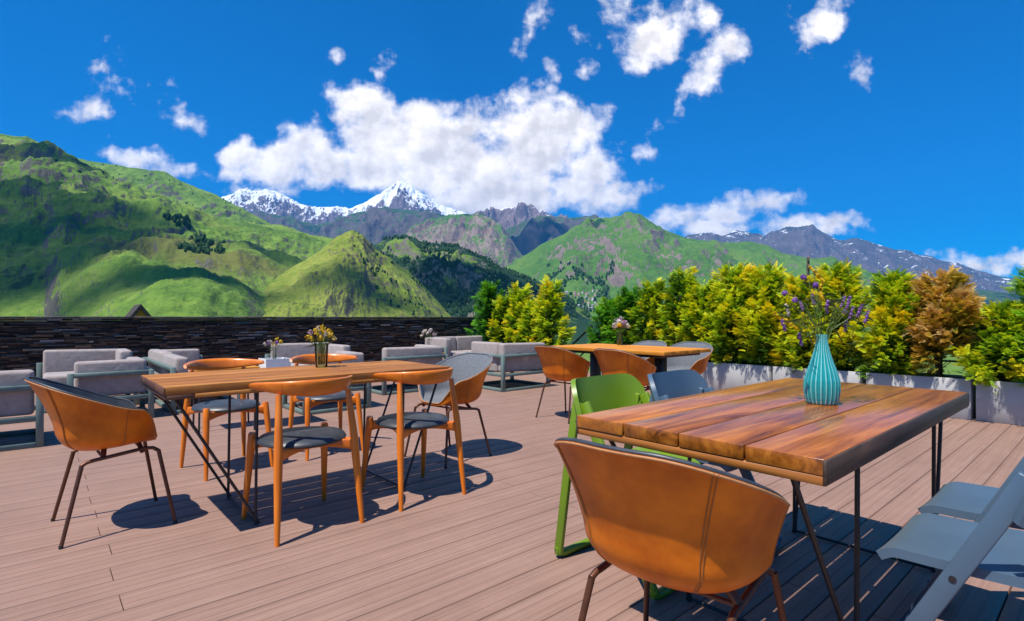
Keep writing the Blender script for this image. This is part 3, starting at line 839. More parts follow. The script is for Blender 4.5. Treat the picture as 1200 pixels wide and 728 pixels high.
def spray_template():
    """one flat drooping cypress spray: a stem with paired leaflets, ~1 long"""
    V, F, T = [], [], []
    def leaf(p, d, l, w):
        d = np.array(d); d = d / np.linalg.norm(d); q = np.cross(d, (0, 0, 1))
        n = len(V); p = np.array(p)
        V.extend([p, p + d * l * .45 + q * w, p + d * l + np.array((0, 0, -.10 * l)), p + d * l * .45 - q * w]); F.append((n, n + 1, n + 2, n + 3))
        T.extend([p[0] * .8, p[0] * .8 + .1, min(1, p[0] * .8 + .35), p[0] * .8 + .1])
    for i in range(8):
        x = .04 + .115 * i; l = .50 * (1 - .66 * i / 8); z = -.22 * x * x
        for s in (-1, 1): leaf((x, 0, z), (.8, s * .7, -.08), l, .034 * (1 - .3 * i / 8) + .008)
    leaf((.82, 0, -.12), (1, 0, -.2), .3, .05)
    leaf((0, 0, 0), (1, 0, -.08), .9, .025)
    return np.array(V), np.array(F), np.array(T)
SPV, SPF, SPT = spray_template()
def orient(A, roll):
    """frames (n,3,3) whose x axis is A"""
    A = A / np.linalg.norm(A, axis=1, keepdims=True)
    up = np.tile(np.array([0, 0, 1.0]), (len(A), 1))
    s = np.cross(up, A); s /= np.linalg.norm(s, axis=1, keepdims=True) + 1e-9
    n = np.cross(A, s)
    c, q = np.cos(roll)[:, None], np.sin(roll)[:, None]
    Y = s * c + n * q; Z = np.cross(A, Y)
    return np.stack([A, Y, Z], -1)
def shrub(loc, h, rad, mat, label, seed, z0=.40, ry=None, ns=1500, spray=.15, tmean=.42, taper=.55, cone=False, group='cypress shrubs in the planters', open_low=0):
    r = np.random.default_rng(seed)
    t = thing('shrub', label, 'shrub', loc, 0, group)
    ry = ry or rad
    st = MB()
    nst = 5
    tips = []
    for k in range(nst):
        a = r.uniform(0, 6.28); q = r.uniform(.1, .45)
        p1 = (math.cos(a) * rad * q, math.sin(a) * ry * q, z0 + (h - z0) * r.uniform(.55, .9))
        p0 = (math.cos(a) * .03, math.sin(a) * .03, z0 - .05)
        pm = ((p0[0] + p1[0]) / 2 * 1.1, (p0[1] + p1[1]) / 2 * 1.1, (p0[2] + p1[2]) / 2)
        st.tube([p0, pm, p1], [.014, .010, .004], 6)
        for j in range(7):
            f = r.uniform(.15, .9); b0 = Vector(p0).lerp(Vector(p1), f); aa = r.uniform(0, 6.28)
            st.tube([b0, b0 + Vector((math.cos(aa) * rad * .45, math.sin(aa) * ry * .45, .12))], [.006, .003], 5)
    st.build('trunk', M['bark'], t)
    # plumes: each branch end carries a drooping fan of sprays, bright at its tip
    npl = max(24, int(ns / 62))
    P, A, S, C = [], [], [], []
    for k in range(npl):
        a = k * 2.39996 + r.uniform(-.5, .5); hh = ((k + r.uniform(0, 1)) / npl) ** .9
        if open_low and hh < open_low and r.random() < .8: hh = r.uniform(open_low, 1)
        env = (1 - hh ** 2.3 * (1 - taper * .38)) if not cone else (1.05 - hh * .92)
        env *= (.56 + .44 * math.sin(min(1, hh * 3.6) * 1.57)) * (1 + .14 * math.sin(3 * a + seed) + .12 * math.sin(5 * a + hh * 7 + seed))
        rr = env * (r.uniform(.45, 1.08) if k % 4 else r.uniform(.1, .5))
        c = np.array([math.cos(a) * rad * rr, math.sin(a) * ry * rr, z0 + (h - z0) * (hh * .95 + .0)])
        out = np.array([math.cos(a), math.sin(a), r.uniform(.2, .8) + hh * 1.3]); out /= np.linalg.norm(out)
        ln = r.uniform(.13, .22) * (h - z0) / 1.3
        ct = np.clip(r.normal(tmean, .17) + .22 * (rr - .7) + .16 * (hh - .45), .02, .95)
        m_ = int(ns / npl * r.uniform(.75, 1.25))
        f = r.uniform(-1, 1, m_)
        wid = .052 * (1.15 - np.abs(f))
        pos = c + out * ln * f[:, None] + r.normal(0, 1, (m_, 3)) * wid[:, None]
        d = out * 1.0 + r.normal(0, .45, (m_, 3)) + np.array([math.cos(a) * .5, math.sin(a) * .5, -.25 * (1 - hh)])
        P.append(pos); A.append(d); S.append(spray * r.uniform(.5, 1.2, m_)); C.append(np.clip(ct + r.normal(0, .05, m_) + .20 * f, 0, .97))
    P, A, S, C = np.concatenate(P), np.concatenate(A), np.concatenate(S), np.concatenate(C)
    R = orient(A, r.normal(0, .6, len(P)))
    V = np.einsum('nij,kj->nki', R, SPV) * S[:, None, None] + P[:, None]
    V[..., 2] = np.maximum(V[..., 2], z0 - .10)
    # keep leaves from sinking inside the box walls: below the rim they hang outside it
    F = (SPF[None] + (np.arange(len(P)) * len(SPV))[:, None, None]).reshape(-1, 4)
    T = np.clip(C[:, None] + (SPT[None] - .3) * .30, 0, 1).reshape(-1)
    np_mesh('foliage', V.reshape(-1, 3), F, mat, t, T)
    return t
gold, green, rust = M['foliage_gold'], M['foliage_green'], M['foliage_rust']
SHR = [  # y, top, radius x, radius y, material, tint, label
    (.40, 1.64, .42, .44, green, .62, 'bright green shrub at the right edge of the picture'),
    (.80, 1.25, .36, .30, gold, .38, 'yellow green shrub behind the rightmost planter joint'),
    (1.33, 1.53, .34, .32, rust, .50, 'browning orange shrub with bare lower stems in the planter'),
    (1.78, 1.64, .32, .27, gold, .42, 'yellow green shrub just left of the browning shrub'),
    (2.36, 1.76, .32, .27, gold, .46, 'golden shrub rising right behind the turquoise vase flowers'),
    (2.78, 1.62, .34, .28, gold, .58, 'very yellow shrub directly behind the purple flowers'),
    (3.20, 1.80, .36, .34, gold, .52, 'golden shrub left of the purple flowers'),
    (3.66, 1.84, .38, .34, gold, .46, 'broad golden green shrub overhanging its planter behind the grey chairs'),
    (4.10, 1.62, .34, .32, gold, .40, 'green and gold shrub behind the end of the far table'),
    (4.52, 1.84, .36, .36, gold, .36, 'dark green shrub with golden tips above the far table'),
    (5.02, 1.70, .32, .30, gold, .34, 'shrub with a yellow crown behind the far table flowers'),
    (5.50, 1.50, .34, .34, green, .42, 'green shrub behind the flower vase of the far table'),
    (5.90, 1.36, .28, .28, green, .50, 'low green shrub beside the stair rail')]
for i, (y, h, rx, ry, mt, tm, lb) in enumerate(SHR):
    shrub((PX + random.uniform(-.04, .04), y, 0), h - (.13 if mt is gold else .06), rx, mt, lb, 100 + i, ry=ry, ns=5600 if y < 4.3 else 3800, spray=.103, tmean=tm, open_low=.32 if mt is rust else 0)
for i, (y, h, rx, ry, mt, tm, lb) in enumerate([(7.35, 1.68, .30, .34, gold, .50, 'tall golden cypress left of the stair opening'),
                                                  (7.80, 1.30, .30, .30, gold, .48, 'low golden cypress between two taller ones'),
                                                  (8.20, 1.62, .34, .34, gold, .50, 'middle golden cypress behind the sofa'),
                                                  (8.70, 1.45, .32, .34, gold, .42, 'yellow green cypress right of the leftmost green one'),
                                                  (9.20, 1.78, .36, .40, green, .42, 'bright green cypress at the end of the slate wall')]):
    shrub((PX, y, 0), h, rx, mt, lb, 200 + i, ry=ry, ns=2600, spray=.125, tmean=tm, cone=True)

# ---- stair railing at the gap in the hedge
def railing():
    t = thing('stair_railing', 'black metal handrail sloping down through the gap in the hedge', 'railing', (8.2, 6.93, 0))
    b = MB(); b.tube([(0, 0, -.5), (0, 0, .90)], .022, 8); b.build('post', M['black_steel'], t)
    b = MB(); b.tube([(.03, 1.2, -.8), (.03, 1.2, -.02)], .022, 8); b.build('post', M['black_steel'], t)
    b = MB(); b.tube([(0, 0, .90), (.01, .55, .48), (.03, 1.5, -.25)], .022, 8); b.build('handrail', M['black_steel'], t)
    b = MB(); b.tube([(0, 0, .52), (.01, .55, .10), (.03, 1.3, -.5)], .016, 8); b.build('mid_rail', M['black_steel'], t)
railing()
def edge_rail():
    t = thing('edge_railing', 'dark horizontal rail behind the planters at the terrace edge', 'railing', (8.0, 3.0, 0))
    b = MB(); b.tube([(0, -5, 1.02), (0, 2.9, 1.02)], .02, 8); b.build('top_rail', M['black_steel'], t)
    b = MB(); b.tube([(0, -5, .55), (0, 2.9, .55)], .012, 8); b.build('mid_rail', M['black_steel'], t)
    for y in (-4.9, -3, -1.1, .8, 2.8):
        b = MB(); b.tube([(0, y, 0), (0, y, 1.0)], .02, 8); b.build('post', M['black_steel'], t)
edge_rail()

# ---- the cabin roof beyond the wall and the pole behind the hedge
def cabin():
    X, D = -29.0, 42.0; xw, yw = W(X, D); zg = -5.5
    t = thing('cabin', 'steep roofed orange wooden cabin peeking over the dark slate wall', 'cabin', (xw, yw, zg), math.atan2(yw, xw) - math.pi / 2 + .10)
    hw, hh, dp = 5.4, 7.55, 1.6
    b = MB(); b.add([(-hw, -dp, 0), (hw, -dp, 0), (0, -dp, hh - .15), (-hw, dp, 0), (hw, dp, 0), (0, dp, hh - .15)], [(0, 1, 2), (5, 4, 3), (0, 3, 4, 1)], smooth=False)
    b.build('wall', M['orange_wood'], t)
    b = MB()
    for s in (-1, 1):
        o = .42
        b.add([(s * (hw + .3), -dp - o, -.3), (0.002 * s, -dp - o, hh), (0.002 * s, dp + o, hh), (s * (hw + .3), dp + o, -.3),
               (s * (hw + .1), -dp - o, -.3), (0.002 * s, -dp - o, hh - .38), (0.002 * s, dp + o, hh - .38), (s * (hw + .1), dp + o, -.3)],
              [(0, 1, 2, 3), (4, 7, 6, 5), (0, 4, 5, 1), (3, 2, 6, 7), (0, 3, 7, 4)], smooth=False)
    b.build('roof', simple('cabin_shingles', (.03, .022, .02), (.075, .055, .05), 3, .8, .3, .3, .02), t)
    b = MB(); b.box((0, -dp - .03, 5.2), (1.0, .06, 1.0), .01, 1); b.build('window', M['black_steel'], t)
cabin()
def pole():
    X, D = (947 - 600) / 635 * 50, 50.0; xw, yw = W(X, D)
    t = thing('utility_pole', 'small wooden utility pole poking up behind the golden hedge', 'pole', (xw, yw, -7), .5)
    g = simple('grey_pole_wood', (.07, .05, .04), (.16, .12, .10), 8, .9)
    b = MB(); b.tube([(0, 0, 0), (0, 0, 13.6)], [.2, .12], 8); b.build('post', g, t)
    for z, w in ((13.3, .7), (12.6, .9)):
        b = MB(); b.box((0, 0, z), (w, .14, .14), .01, 1); c = b.build('crossarm', g, t)
        for x in (-w / 2 + .08, w / 2 - .08):
            b = MB(); b.lathe([(.02, .07), (.07, .1), (.05, .16), (.09, .2), (.03, .34), (.001, .34)], 8, (x, 0, z)); b.build('insulator', M['bronze'], c)
pole()
# ------------------------------------------------------------------ furniture
def sm(a, b, x):
    t = min(1, max(0, (x - a) / (b - a))); return t * t * (3 - 2 * t)
def rim_z(phi):
    p = abs(math.degrees(phi))
    return .432 + .165 * sm(21, 62, p) + .170 * sm(52, 165, p)
def shell_pt(phi, w, inset=0.0, lift=0.0):
    """tub shell: phi from the front, w the height fraction from the bottom centre to the rim"""
    s, c = math.sin(phi), math.cos(phi)
    n = 2.5
    a, b = .230, (.224 if c > 0 else .194)
    R = 1 / ((abs(s) / a) ** n + (abs(c) / b) ** n) ** (1 / n)
    zr = rim_z(phi); zb = .398
    q = min(w / .40, 1)
    r = R * (1 - (1 - q) ** 2.5) ** (1 / 2.5) + (.088 - .012 * c) * (max(0, w - .34) / .66) ** 1.3 * ((zr - zb) / .36) ** 1.7
    z = zb + (zr - zb) * w + .07 * r * c * (1 - w) ** 2 * min(1, r / .1)
    r = max(r - inset * min(1, w * 5), 0)
    return r * s, r * c - .05, z + lift * (1 - min(1, w * 2.2))
def tub_chair(label, group='tub chairs with tan leather shells'):
    t = thing('tub_chair', label, 'chair', (0, 0, 0), 0, group)
    f = lambda u, v: shell_pt((u * 2 - 1) * math.pi, v ** 1.8)
    b = MB(); b.grid(f, 72, 26); b.build('shell', M['leather'], t)
    e = MB()
    rim = [shell_pt((i / 96 * 2 - 1) * math.pi, .985, .0) for i in range(96)]
    e.tube(rim, .0040, 8, closed=True); e.build('rim_piping', M['stitch'], t)
    li = MB(); li.grid(lambda u, v: shell_pt((1 - u * 2) * math.pi, v ** 1.8 * .985, .013, .022), 72, 26)
    li.tube([shell_pt((i / 96 * 2 - 1) * math.pi, 1.0, .008) for i in range(96)], .0065, 8, closed=True)
    li.build('lining', M['grey_felt'] if 'grey' in label else M['slate_leather'], t)
    for ph in (-138, 138, -75, 75):
        for off in ((-.9, .9) if abs(ph) > 90 else (0,)):
            pts = []
            for i in range(26):
                w = .10 + .895 * i / 25
                x, y, z = shell_pt(math.radians(ph + off), w); pts.append((x * 1.003, y * 1.003, z - .0005))
            sm_ = MB(); sm_.tube(pts, .0016, 6); sm_.build('seam', M['seam'], t)
    fr = MB()
    for s in (-1, 1):
        bar = [(s * .186, -.155, .354), (s * .182, -.135, .366), (s * .178, -.105, .371), (s * .175, .10, .396), (s * .175, .135, .392), (s * .180, .158, .376)]
        fr.tube(bar, .0095, 10)
        for y in (-.07, .09): fr.tube([(s * .177, y, .380), (s * .14, y * .9, .415)], .012, 8)
    fr.tube([(-.175, -.07, .376), (.175, -.07, .376)], .007, 8); fr.tube([(-.175, .09, .394), (.175, .09, .394)], .007, 8)
    fr.build('frame', M['bronze'], t)
    for s in (-1, 1):
        for y0, y1, z1 in ((-.232, -.153, .356), (.222, .157, .380)):
            l = MB(); l.tube([(s * .232, y0, .006), (s * .185, y1, z1)], [.0085, .0098], 10); lo = l.build('leg', M['bronze'], t)
            g = MB(); g.tube([(s * .2335, y0 * 1.003, 0), (s * .2325, y0, .014)],     .0095, 10); g.build('foot_cap', M['rubber'], lo)
    return t
def place(root, x, y, rz, label):
    root.location = (x, y, 0); root.rotation_euler = (0, 0, rz); root['label'] = label
H = math.pi / 2
tub = tub_chair('dark lined')
place(tub, .315, 3.47, -H + .04, 'tan tub chair with dark lining at the left end of the oak table')
t2 = dup(tub); place(t2, 1.305, .790, -H + .10, 'large tan tub chair seen from behind at the near end of the glossy table')
tubg = tub_chair('grey lined')
place(tubg, 2.36, 3.42, H + .12, 'tub chair with pale grey lining at the far right end of the oak table')
for x, y, rz, lb in [(4.22, 3.90, -H + .0, 'left one of two tan tub chairs seen from behind at the far table'), (4.26, 3.13, -H - .05, 'right one of two tan tub chairs seen from behind at the far table'),
                     (5.50, 3.32, H + .10, 'grey lined tub chair facing forward at the far table, next to the planter'), (5.40, 3.86, H - .05, 'grey lined tub chair, only its rim showing over the far table')]:
    c = dup(tubg if x > 5 else tub); place(c, x, y, rz, lb)

def horn_chair():
    """round dark seat, four turned legs, one bent horn-shaped back rail"""
    t = thing('horn_back_chair', 'x', 'chair', (0, 0, 0), 0, 'wooden chairs with curved back rails')
    seat = MB(); seat.lathe([(.001, .414), (.175, .414), (.208, .424), (.216, .438), (.206, .452), (.15, .463), (.07, .467), (.001, .468)], 40)
    so = seat.build('seat', M['slate_leather'], t)
    pp = MB(); pp.tube([(.2155 * math.cos(a / 40 * 6.2832), .2155 * math.sin(a / 40 * 6.2832), .433) for a in range(40)], .003, 6, closed=True); pp.build('piping', M['slate_leather'], so)
    r = MB()
    def rail(u, v):
        q = u * 2 - 1; a = abs(q)
        x = q * .262; y = -.225 + .215 * a ** 2.4
        hh = (.027 * (1 - a ** 2.2) + .0145); th = .0125 + .005 * (1 - a)
        if a > .97: hh *= .72; th *= .72
        zc = .716 + .012 * a ** 2
        dy = .215 * 2.4 * a ** 1.4 * (1 if q > 0 else -1) / .262
        nx, ny = -dy, 1.0; l = math.hypot(nx, ny); nx /= l; ny /= l
        an = v * 2 * math.pi; cs, sn = math.cos(an), math.sin(an)
        ex = lambda k: math.copysign(abs(k) ** .75, k)
        lean = -.010 * ex(sn)
        return x + nx * th * ex(cs), y + ny * th * ex(cs) + lean, zc + hh * ex(sn)
    r.grid(rail, 40, 20)
    for u in (0, 1): r.add([rail(u, j / 20) for j in range(20)], [tuple(range(20)) if u else tuple(range(19, -1, -1))])
    r.build('back_rail', M['cherry_h'], t)
    for s in (-1, 1):
        l = MB(); l.tube([(s * .214, -.235, 0), (s * .211, -.228, .06), (s * .196, -.197, .36), (s * .192, -.190, .44), (s * .176, -.152, .69)], [.0115, .0135, .0205, .0205, .014], 14)
        l.build('leg', M['cherry'], t)
        l = MB(); l.tube([(s * .218, .232, 0), (s * .215, .226, .05), (s * .198, .182, .38), (s * .194, .172, .452), (s * .1935, .171, .460)], [.0115, .0135, .0205, .0205, .0165], 14)
        l.build('leg', M['cherry'], t)
    def apron(p0, p1, sag, inx):
        b = MB()
        def fn(u, v):
            p = Vector(p0).lerp(Vector(p1), u); q = math.sin(u * math.pi)
            hh = .034 - .021 * q ** .7
            c = Vector((p.x + inx[0] * q, p.y + inx[1] * q, .404 + .012 * q))
            an = v * 2 * math.pi
            d = Vector((p1[0] - p0[0], p1[1] - p0[1], 0)).normalized(); n = Vector((-d.y, d.x, 0))
            k = lambda z: math.copysign(abs(z) ** .6, z)
            return c + n * (.011 * k(math.cos(an))) + Vector((0, 0, hh * k(math.sin(an))))
        b.grid(fn, 18, 14); return b.build('apron', M['cherry_h'], t)
    apron((-.195, -.19, .4), (-.195, .18, .4), .02, (.05, 0)); apron((.195, -.19, .4), (.195, .18, .4), .02, (-.05, 0))
    apron((-.19, -.192, .4), (.19, -.192, .4), .02, (0, .06)); apron((-.19, .178, .4), (.19, .178, .4), .02, (0, -.05))
    return t
hc = horn_chair()
for i, (x, y, rz, lb) in enumerate([(1.05, 2.84, .03, 'wooden horn back chair nearest the camera on the near side of the oak table'),
                                    (1.72, 2.86, .0, 'wooden horn back chair in front of the grey lined tub chair at the oak table'),
                                    (1.02, 4.20, math.pi + .13, 'far side wooden horn back chair at the oak table near the tan tub chair'),
                                    (1.74, 4.22, math.pi - .05, 'far side wooden horn back chair at the oak table behind the flower glass')]):
    c = hc if i == 0 else dup(hc); place(c, x, y, rz, lb)

def aframe_chair(mt, label):
    """flat bar A-frame sides joined by floor bars, slab seat, wrapped back panel; faces +y"""
    t = thing('frame_chair', label, 'chair', (0, 0, 0), 0, 'lacquered A-frame chairs at the glossy table')
    m = M[mt]
    def bar(pts, wx, wy, name, par=t):
        b = MB()
        pts = [Vector(p) for p in pts]
        # rectangular section swept along the path in the y-z plane
        vs, fs = [], []
        for i, p in enumerate(pts):
            a, c = pts[max(i - 1, 0)], pts[min(i + 1, len(pts) - 1)]
            d = (c - a).normalized(); n = Vector((0, -d.z, d.y)) if abs(d.x) < .7 else Vector((0, 1, 0))
            e = Vector((1, 0, 0)) if abs(d.x) < .7 else Vector((0, 0, 1))
            ww = (wx, wy) if abs(d.x) < .7 else (wx, wy)
            ch = .004
            for sx, sn in ((-1, -1), (1, -1), (1, 1), (-1, 1)):
                vs.append(p + e * sx * ww[0] / 2 + n * sn * ww[1] / 2)
        for i in range(len(pts) - 1):
            for j in range(4): fs.append((i * 4 + j, i * 4 + (j + 1) % 4, (i + 1) * 4 + (j + 1) % 4, (i + 1) * 4 + j))
        fs += [(3, 2, 1, 0), tuple((len(pts) - 1) * 4 + j for j in range(4))]
        bm = bmesh.new(); bv = [bm.verts.new(v) for v in vs]
        for q in fs: bm.faces.new([bv[k] for k in q])
        bmesh.ops.recalc_face_normals(bm, faces=bm.faces)
        bmesh.ops.bevel(bm, geom=bm.edges[:], offset=.004, segments=2, profile=.5, affect='EDGES')
        bm.verts.index_update()
        b.add([v.co.copy() for v in bm.verts], [[v.index for v in f.verts] for f in bm.faces], smooth=False); bm.free()
        return b.build(name, m, par)
    X = .212
    for s in (-1, 1):
        bar([(s * X, .035, .022), (s * X, -.14, .37), (s * X, -.305, .70)], .024, .044, 'front_leg')
        bar([(s * X, -.455, .022), (s * X, -.40, .40), (s * (X - .001), -.345, .70)], .020, .040, 'rear_leg')
    for y in (.035, -.455):
        b = MB(); b.tube([(-X, y, .05), (-X, y, .026), (-X + .03, y, .017), (X - .03, y, .017), (X, y, .026), (X, y, .05)], [.017] * 6, 10, sy=1.1); b.build('floor_bar', m, t)
    b = MB()
    def seat(u, v):
        x = (u - .5) * .385; y = -.30 + .30 * v
        z = .452 - .008 * (1 - (2 * u - 1) ** 2) + (.010 * (1 - v) ** 2) - .022 * (max(0, v - .84) / .16) ** 1.8
        return x, y, z
    b.grid(seat, 18, 22, -.024); b.build('seat', m, t)
    b = MB(); b.tube([(-X, -.17, .405), (X, -.17, .405)], .009, 8); b.build('cross_rod', M['black_steel'], t)
    b = MB()
    def back(u, v):
        q = u * 2 - 1; a = abs(q)
        x = q * (.238 - .003 * v)
        y = -.385 + .085 * a ** 4.5 - .045 * (v - .5)
        zt = .792 - .062 * max(0, (a - .72) / .28) ** 2.6; zb = .570 + .03 * max(0, (a - .72) / .28) ** 2.2
        return x, y, zb + (zt - zb) * v
    b.grid(back, 40, 14, .020); b.build('backrest', m, t)
    for s in (-1, 1):
        for y, z in ((-.168, .425), (-.335, .62)):
            b = MB(); b.tube([(s * (X + .011), y, z), (s * (X + .0145), y, z)], .008, 12); b.build('bolt', M['black_steel'], t)
    return t
gc = aframe_chair('green_plastic', 'lime green A-frame chair tucked against the far side of the glossy table')
gc.location = (1.945, 1.20, 0); gc.rotation_euler = (0, 0, math.pi)
bc = aframe_chair('blue_plastic', 'slate blue chair next to the lime green one at the glossy table')
bc.location = (2.37, 1.10, 0); bc.rotation_euler = (0, 0, math.pi + .03)
b2 = dup(bc, (1.895, .447, 0), 0.0, 'nearest slate blue chair at the right edge, its slanting frame bar crossing the picture')
b3 = dup(bc, (2.375, .455, 0), 0.0, 'slate blue chair on the right, half hidden behind the nearest blue chair')

def rod_leg(t, x, y0, y1, lean, top):
    """two feet joined at the floor, each with one upright and one slanting rod"""
    m = M['black_steel']
    l = MB()
    for y in (y0, y1):
        l.tube([(x, y, .012), (x + .01, y, top)], .0075, 8)
        l.tube([(x + .012, y, .012), (x - lean, y, top)], .0075, 8)
        l.tube([(x - .004, y, .010), (x + .018, y, .010)], .009, 8)
    l.tube([(x + .006, y0, .012), (x + .006, y1, .012)], .0065, 8)
    for y in (y0, y1): l.box((x - lean / 2 + .02, y, top - .003), (abs(lean) + .06, .035, .004))
    l.build('leg', m, t)
def dining_table(label, x0, x1, y0, y1, nplank, tm, em, loc_legs, group, end_mat=None, T=.745):
    cx, cy = (x0 + x1) / 2, (y0 + y1) / 2
    t = thing('dining_table', label, 'table', (cx, cy, 0), 0, group)
    lx, ly = x1 - x0, y1 - y0
    b = MB(); g = .0048; pw = ly / nplank; th = .038
    for i in range(nplank):
        y = -ly / 2 + pw * (i + .5)
        b.box((0, y, T - th / 2 + random.uniform(-.0006, .0006)), (lx + random.uniform(-.003, .003), pw - g, th), .002, 2)
    b.build('tabletop', M[tm], t)
    bt = .022
    for x, w, l_ in [(-(lx / 2 - .062), .12, ly - .006), (lx / 2 - .062, .12, ly - .006)] + [(q * lx, .055, ly - .092) for q in (-.30, 0, .30)]:
        b = MB(); b.box((x, 0, T - th - bt / 2 - .0005), (w, l_, bt), .002, 1); b.build('batten', M[end_mat or 'batten'], t)
    for s in (-1, 1):
        b = MB(); b.box((0, s * (ly / 2 - .0225), T - th - bt / 2 - .001), (lx - .2445, .045, bt - .001), .002, 1)
        b.build('side_rail', M[em], t)
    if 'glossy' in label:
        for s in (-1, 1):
            b = MB(); b.box((0, s * (ly / 2 - .001), T - .0305), (lx + .002, .008, .057), .0015, 1); b.build('edge_strip', M[em], t)  # thin dark brown strip laid over the plank and rail sides
    else:
        b = MB()
        for i in range(9): b.box((-lx / 2 - .002, -ly / 2 + ly / 9 * (i + .5), T - th / 2 - .001), (.006, ly / 9 - .0012, th - .004), .001, 1)
        b.build('end_grain', M['oak_end'], t)
    for (x, lean) in loc_legs:
        rod_leg(t, x - cx, -ly / 2 + (.09 if ly < .78 else .1), ly / 2 - .09, lean, T - th - bt)
    return t
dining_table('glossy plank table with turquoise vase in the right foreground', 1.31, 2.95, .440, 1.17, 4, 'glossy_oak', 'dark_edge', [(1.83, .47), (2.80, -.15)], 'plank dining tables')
dining_table('worn oak table with a glass of yellow flowers on the left', .44, 2.00, 2.86, 3.56, 5, 'oak', 'oak', [(.85, .36), (1.70, -.27)], 'plank dining tables', 'oak_end')
def far_table():
    t = thing('dining_table', 'orange brown table by the hedge among tan and grey tub chairs', 'table', (4.70, 3.50, 0), 0, 'plank dining tables')
    b = MB()
    for i in range(4): b.box((-.315 + .21 * i, 0, .7275), (.207, 1.46, .035), .003, 2)
    b.build('tabletop', M['orange_wood'], t)
    b = MB(); b.box((0, 0, .695), (.70, 1.3, .028), .002, 1); b.build('batten', M['dark_edge'], t)
    for y in (-.42, .42):
        b = MB(); b.box((0, y, .36), (.09, .09, .66), .004, 1); b.box((0, y, .012), (.5, .12, .02), .004, 1); b.build('leg', M['black_steel'], t)
far_table()

# ---- lounge sofas: grey-green tube frames, thick mauve-grey cushions
def sofa(label, x0, x1, y0, y1, backs, top=.52, ctop=.66):
    """backs: which sides carry a back ('n' near, 'f' far, 'l' left, 'r' right)"""
    cx, cy = (x0 + x1) / 2, (y0 + y1) / 2
    t = thing('lounge_sofa', label, 'sofa', (cx, cy, 0), 0, 'lounge sofas on the terrace')
    a, b_ = (x1 - x0) / 2, (y1 - y0) / 2
    k = .05; F = MB()
    S = {'n': ((-a, -b_), (a, -b_)), 'f': ((-a, b_), (a, b_)), 'l': ((-a, -b_), (-a, b_)), 'r': ((a, -b_), (a, b_))}
    hts = {}
    for sd, (p, q) in S.items():
        for c in (p, q): hts[c] = max(hts.get(c, .25), top if sd in backs else .25)
    for (x, y), h in hts.items():
        F.box((x - math.copysign(k / 2, x), y - math.copysign(k / 2, y), h / 2), (k, k, h), .003, 1)
    for sd, (p, q) in S.items():
        mx_, my_ = (p[0] + q[0]) / 2, (p[1] + q[1]) / 2
        hor = sd in 'nf'
        ln = (2 * a if hor else 2 * b_) - 2 * k
        ox = 0 if hor else -math.copysign(k / 2, mx_); oy = -math.copysign(k / 2, my_) if hor else 0
        for z in [.022, .235] + ([top - .022] if sd in backs else []):
            w = k - .004
            F.box((mx_ + ox, my_ + oy, z), (ln, w, .044) if hor else (w, ln, .044), .003, 1)
    F.build('frame', M['sofa_frame'], t)
    bt = .13; ins = .052
    sx0, sx1, sy0, sy1 = -a + ins, a - ins, -b_ + ins, b_ - ins
    bx0, bx1, by0, by1 = sx0, sx1, sy0, sy1
    if 'l' in backs: bx0 += bt
    if 'r' in backs: bx1 -= bt
    if 'n' in backs: by0 += bt
    if 'f' in backs: by1 -= bt
    nx = max(1, round((bx1 - bx0) / .75)); ny = max(1, round((by1 - by0) / .75))
    for i in range(nx):
        for j in range(ny):
            w, d = (bx1 - bx0) / nx, (by1 - by0) / ny
            c = MB(); c.box((bx0 + w * (i + .5), by0 + d * (j + .5), .33), (w - .01, d - .01, .15), .035, 4)
            c.build('seat_cushion', M['cushion'], t)
    def back_run(hor, fixed, lo, hi):
        n = max(1, round((hi - lo) / .8)); w = (hi - lo) / n
        for i in range(n):
            c = MB(); m_ = lo + w * (i + .5); hh = ctop - .262 + random.uniform(-.012, .012)
            c.box((m_, fixed, .262 + hh / 2) if hor else (fixed, m_, .262 + hh / 2), (w - .012, bt, hh) if hor else (bt, w - .012, hh), .032, 4,
                  rot=Matrix.Rotation(random.uniform(-.025, .025), 3, 'Z') @ Matrix.Rotation(random.uniform(-.02, .02), 3, 'Y'))
            c.build('back_cushion', M['cushion'], t)
    if 'n' in backs: back_run(True, sy0 + bt / 2, sx0, sx1)
    if 'f' in backs: back_run(True, sy1 - bt / 2, sx0, sx1)
    lo = sy0 + (bt if 'n' in backs else 0); hi = sy1 - (bt if 'f' in backs else 0)
    if 'l' in backs: back_run(False, sx0 + bt / 2, lo, hi)
    if 'r' in backs: back_run(False, sx1 - bt / 2, lo, hi)
    return t
sofa('grey lounge sofa at the left edge of the picture behind the tan tub chair', -1.6, .06, 5.86, 6.62, 'nl', .51, .63)
sofa('short lounge sofa behind the left tub chair with its back turned', .24, .95, 6.77, 7.45, 'nr', .51, .625)
sofa('lounge sofa by the slate wall, its back showing over the short sofa', .02, .95, 7.9, 8.7, 'fr', .51, .66)
sofa('lounge sofa with its long side cushion left of the far wooden chair back', 1.12, 1.85, 6.90, 9.0, 'lf', .51, .62)
sofa('lounge sofa behind the yellow flowers with its back turned to the oak table', 2.18, 2.97, 5.86, 6.56, 'nr', .51, .655)
sofa('lounge sofa by the slate wall seen above the middle of the oak table', 2.55, 3.55, 7.5, 8.4, 'fr', .52, .66)
sofa('lounge sofa standing in the gap behind the grey lined tub chair of the oak table', 3.55, 4.62, 6.66, 7.4, 'nr', .51, .64)
sofa('lounge sofa on the right with its near corner post standing clear on the deck', 4.97, 5.93, 5.83, 6.72, 'nl', .525, .685)
sofa('long lounge sofa in front of the tall cypresses', 5.55, 7.0, 8.1, 8.95, 'fl', .52, .68)
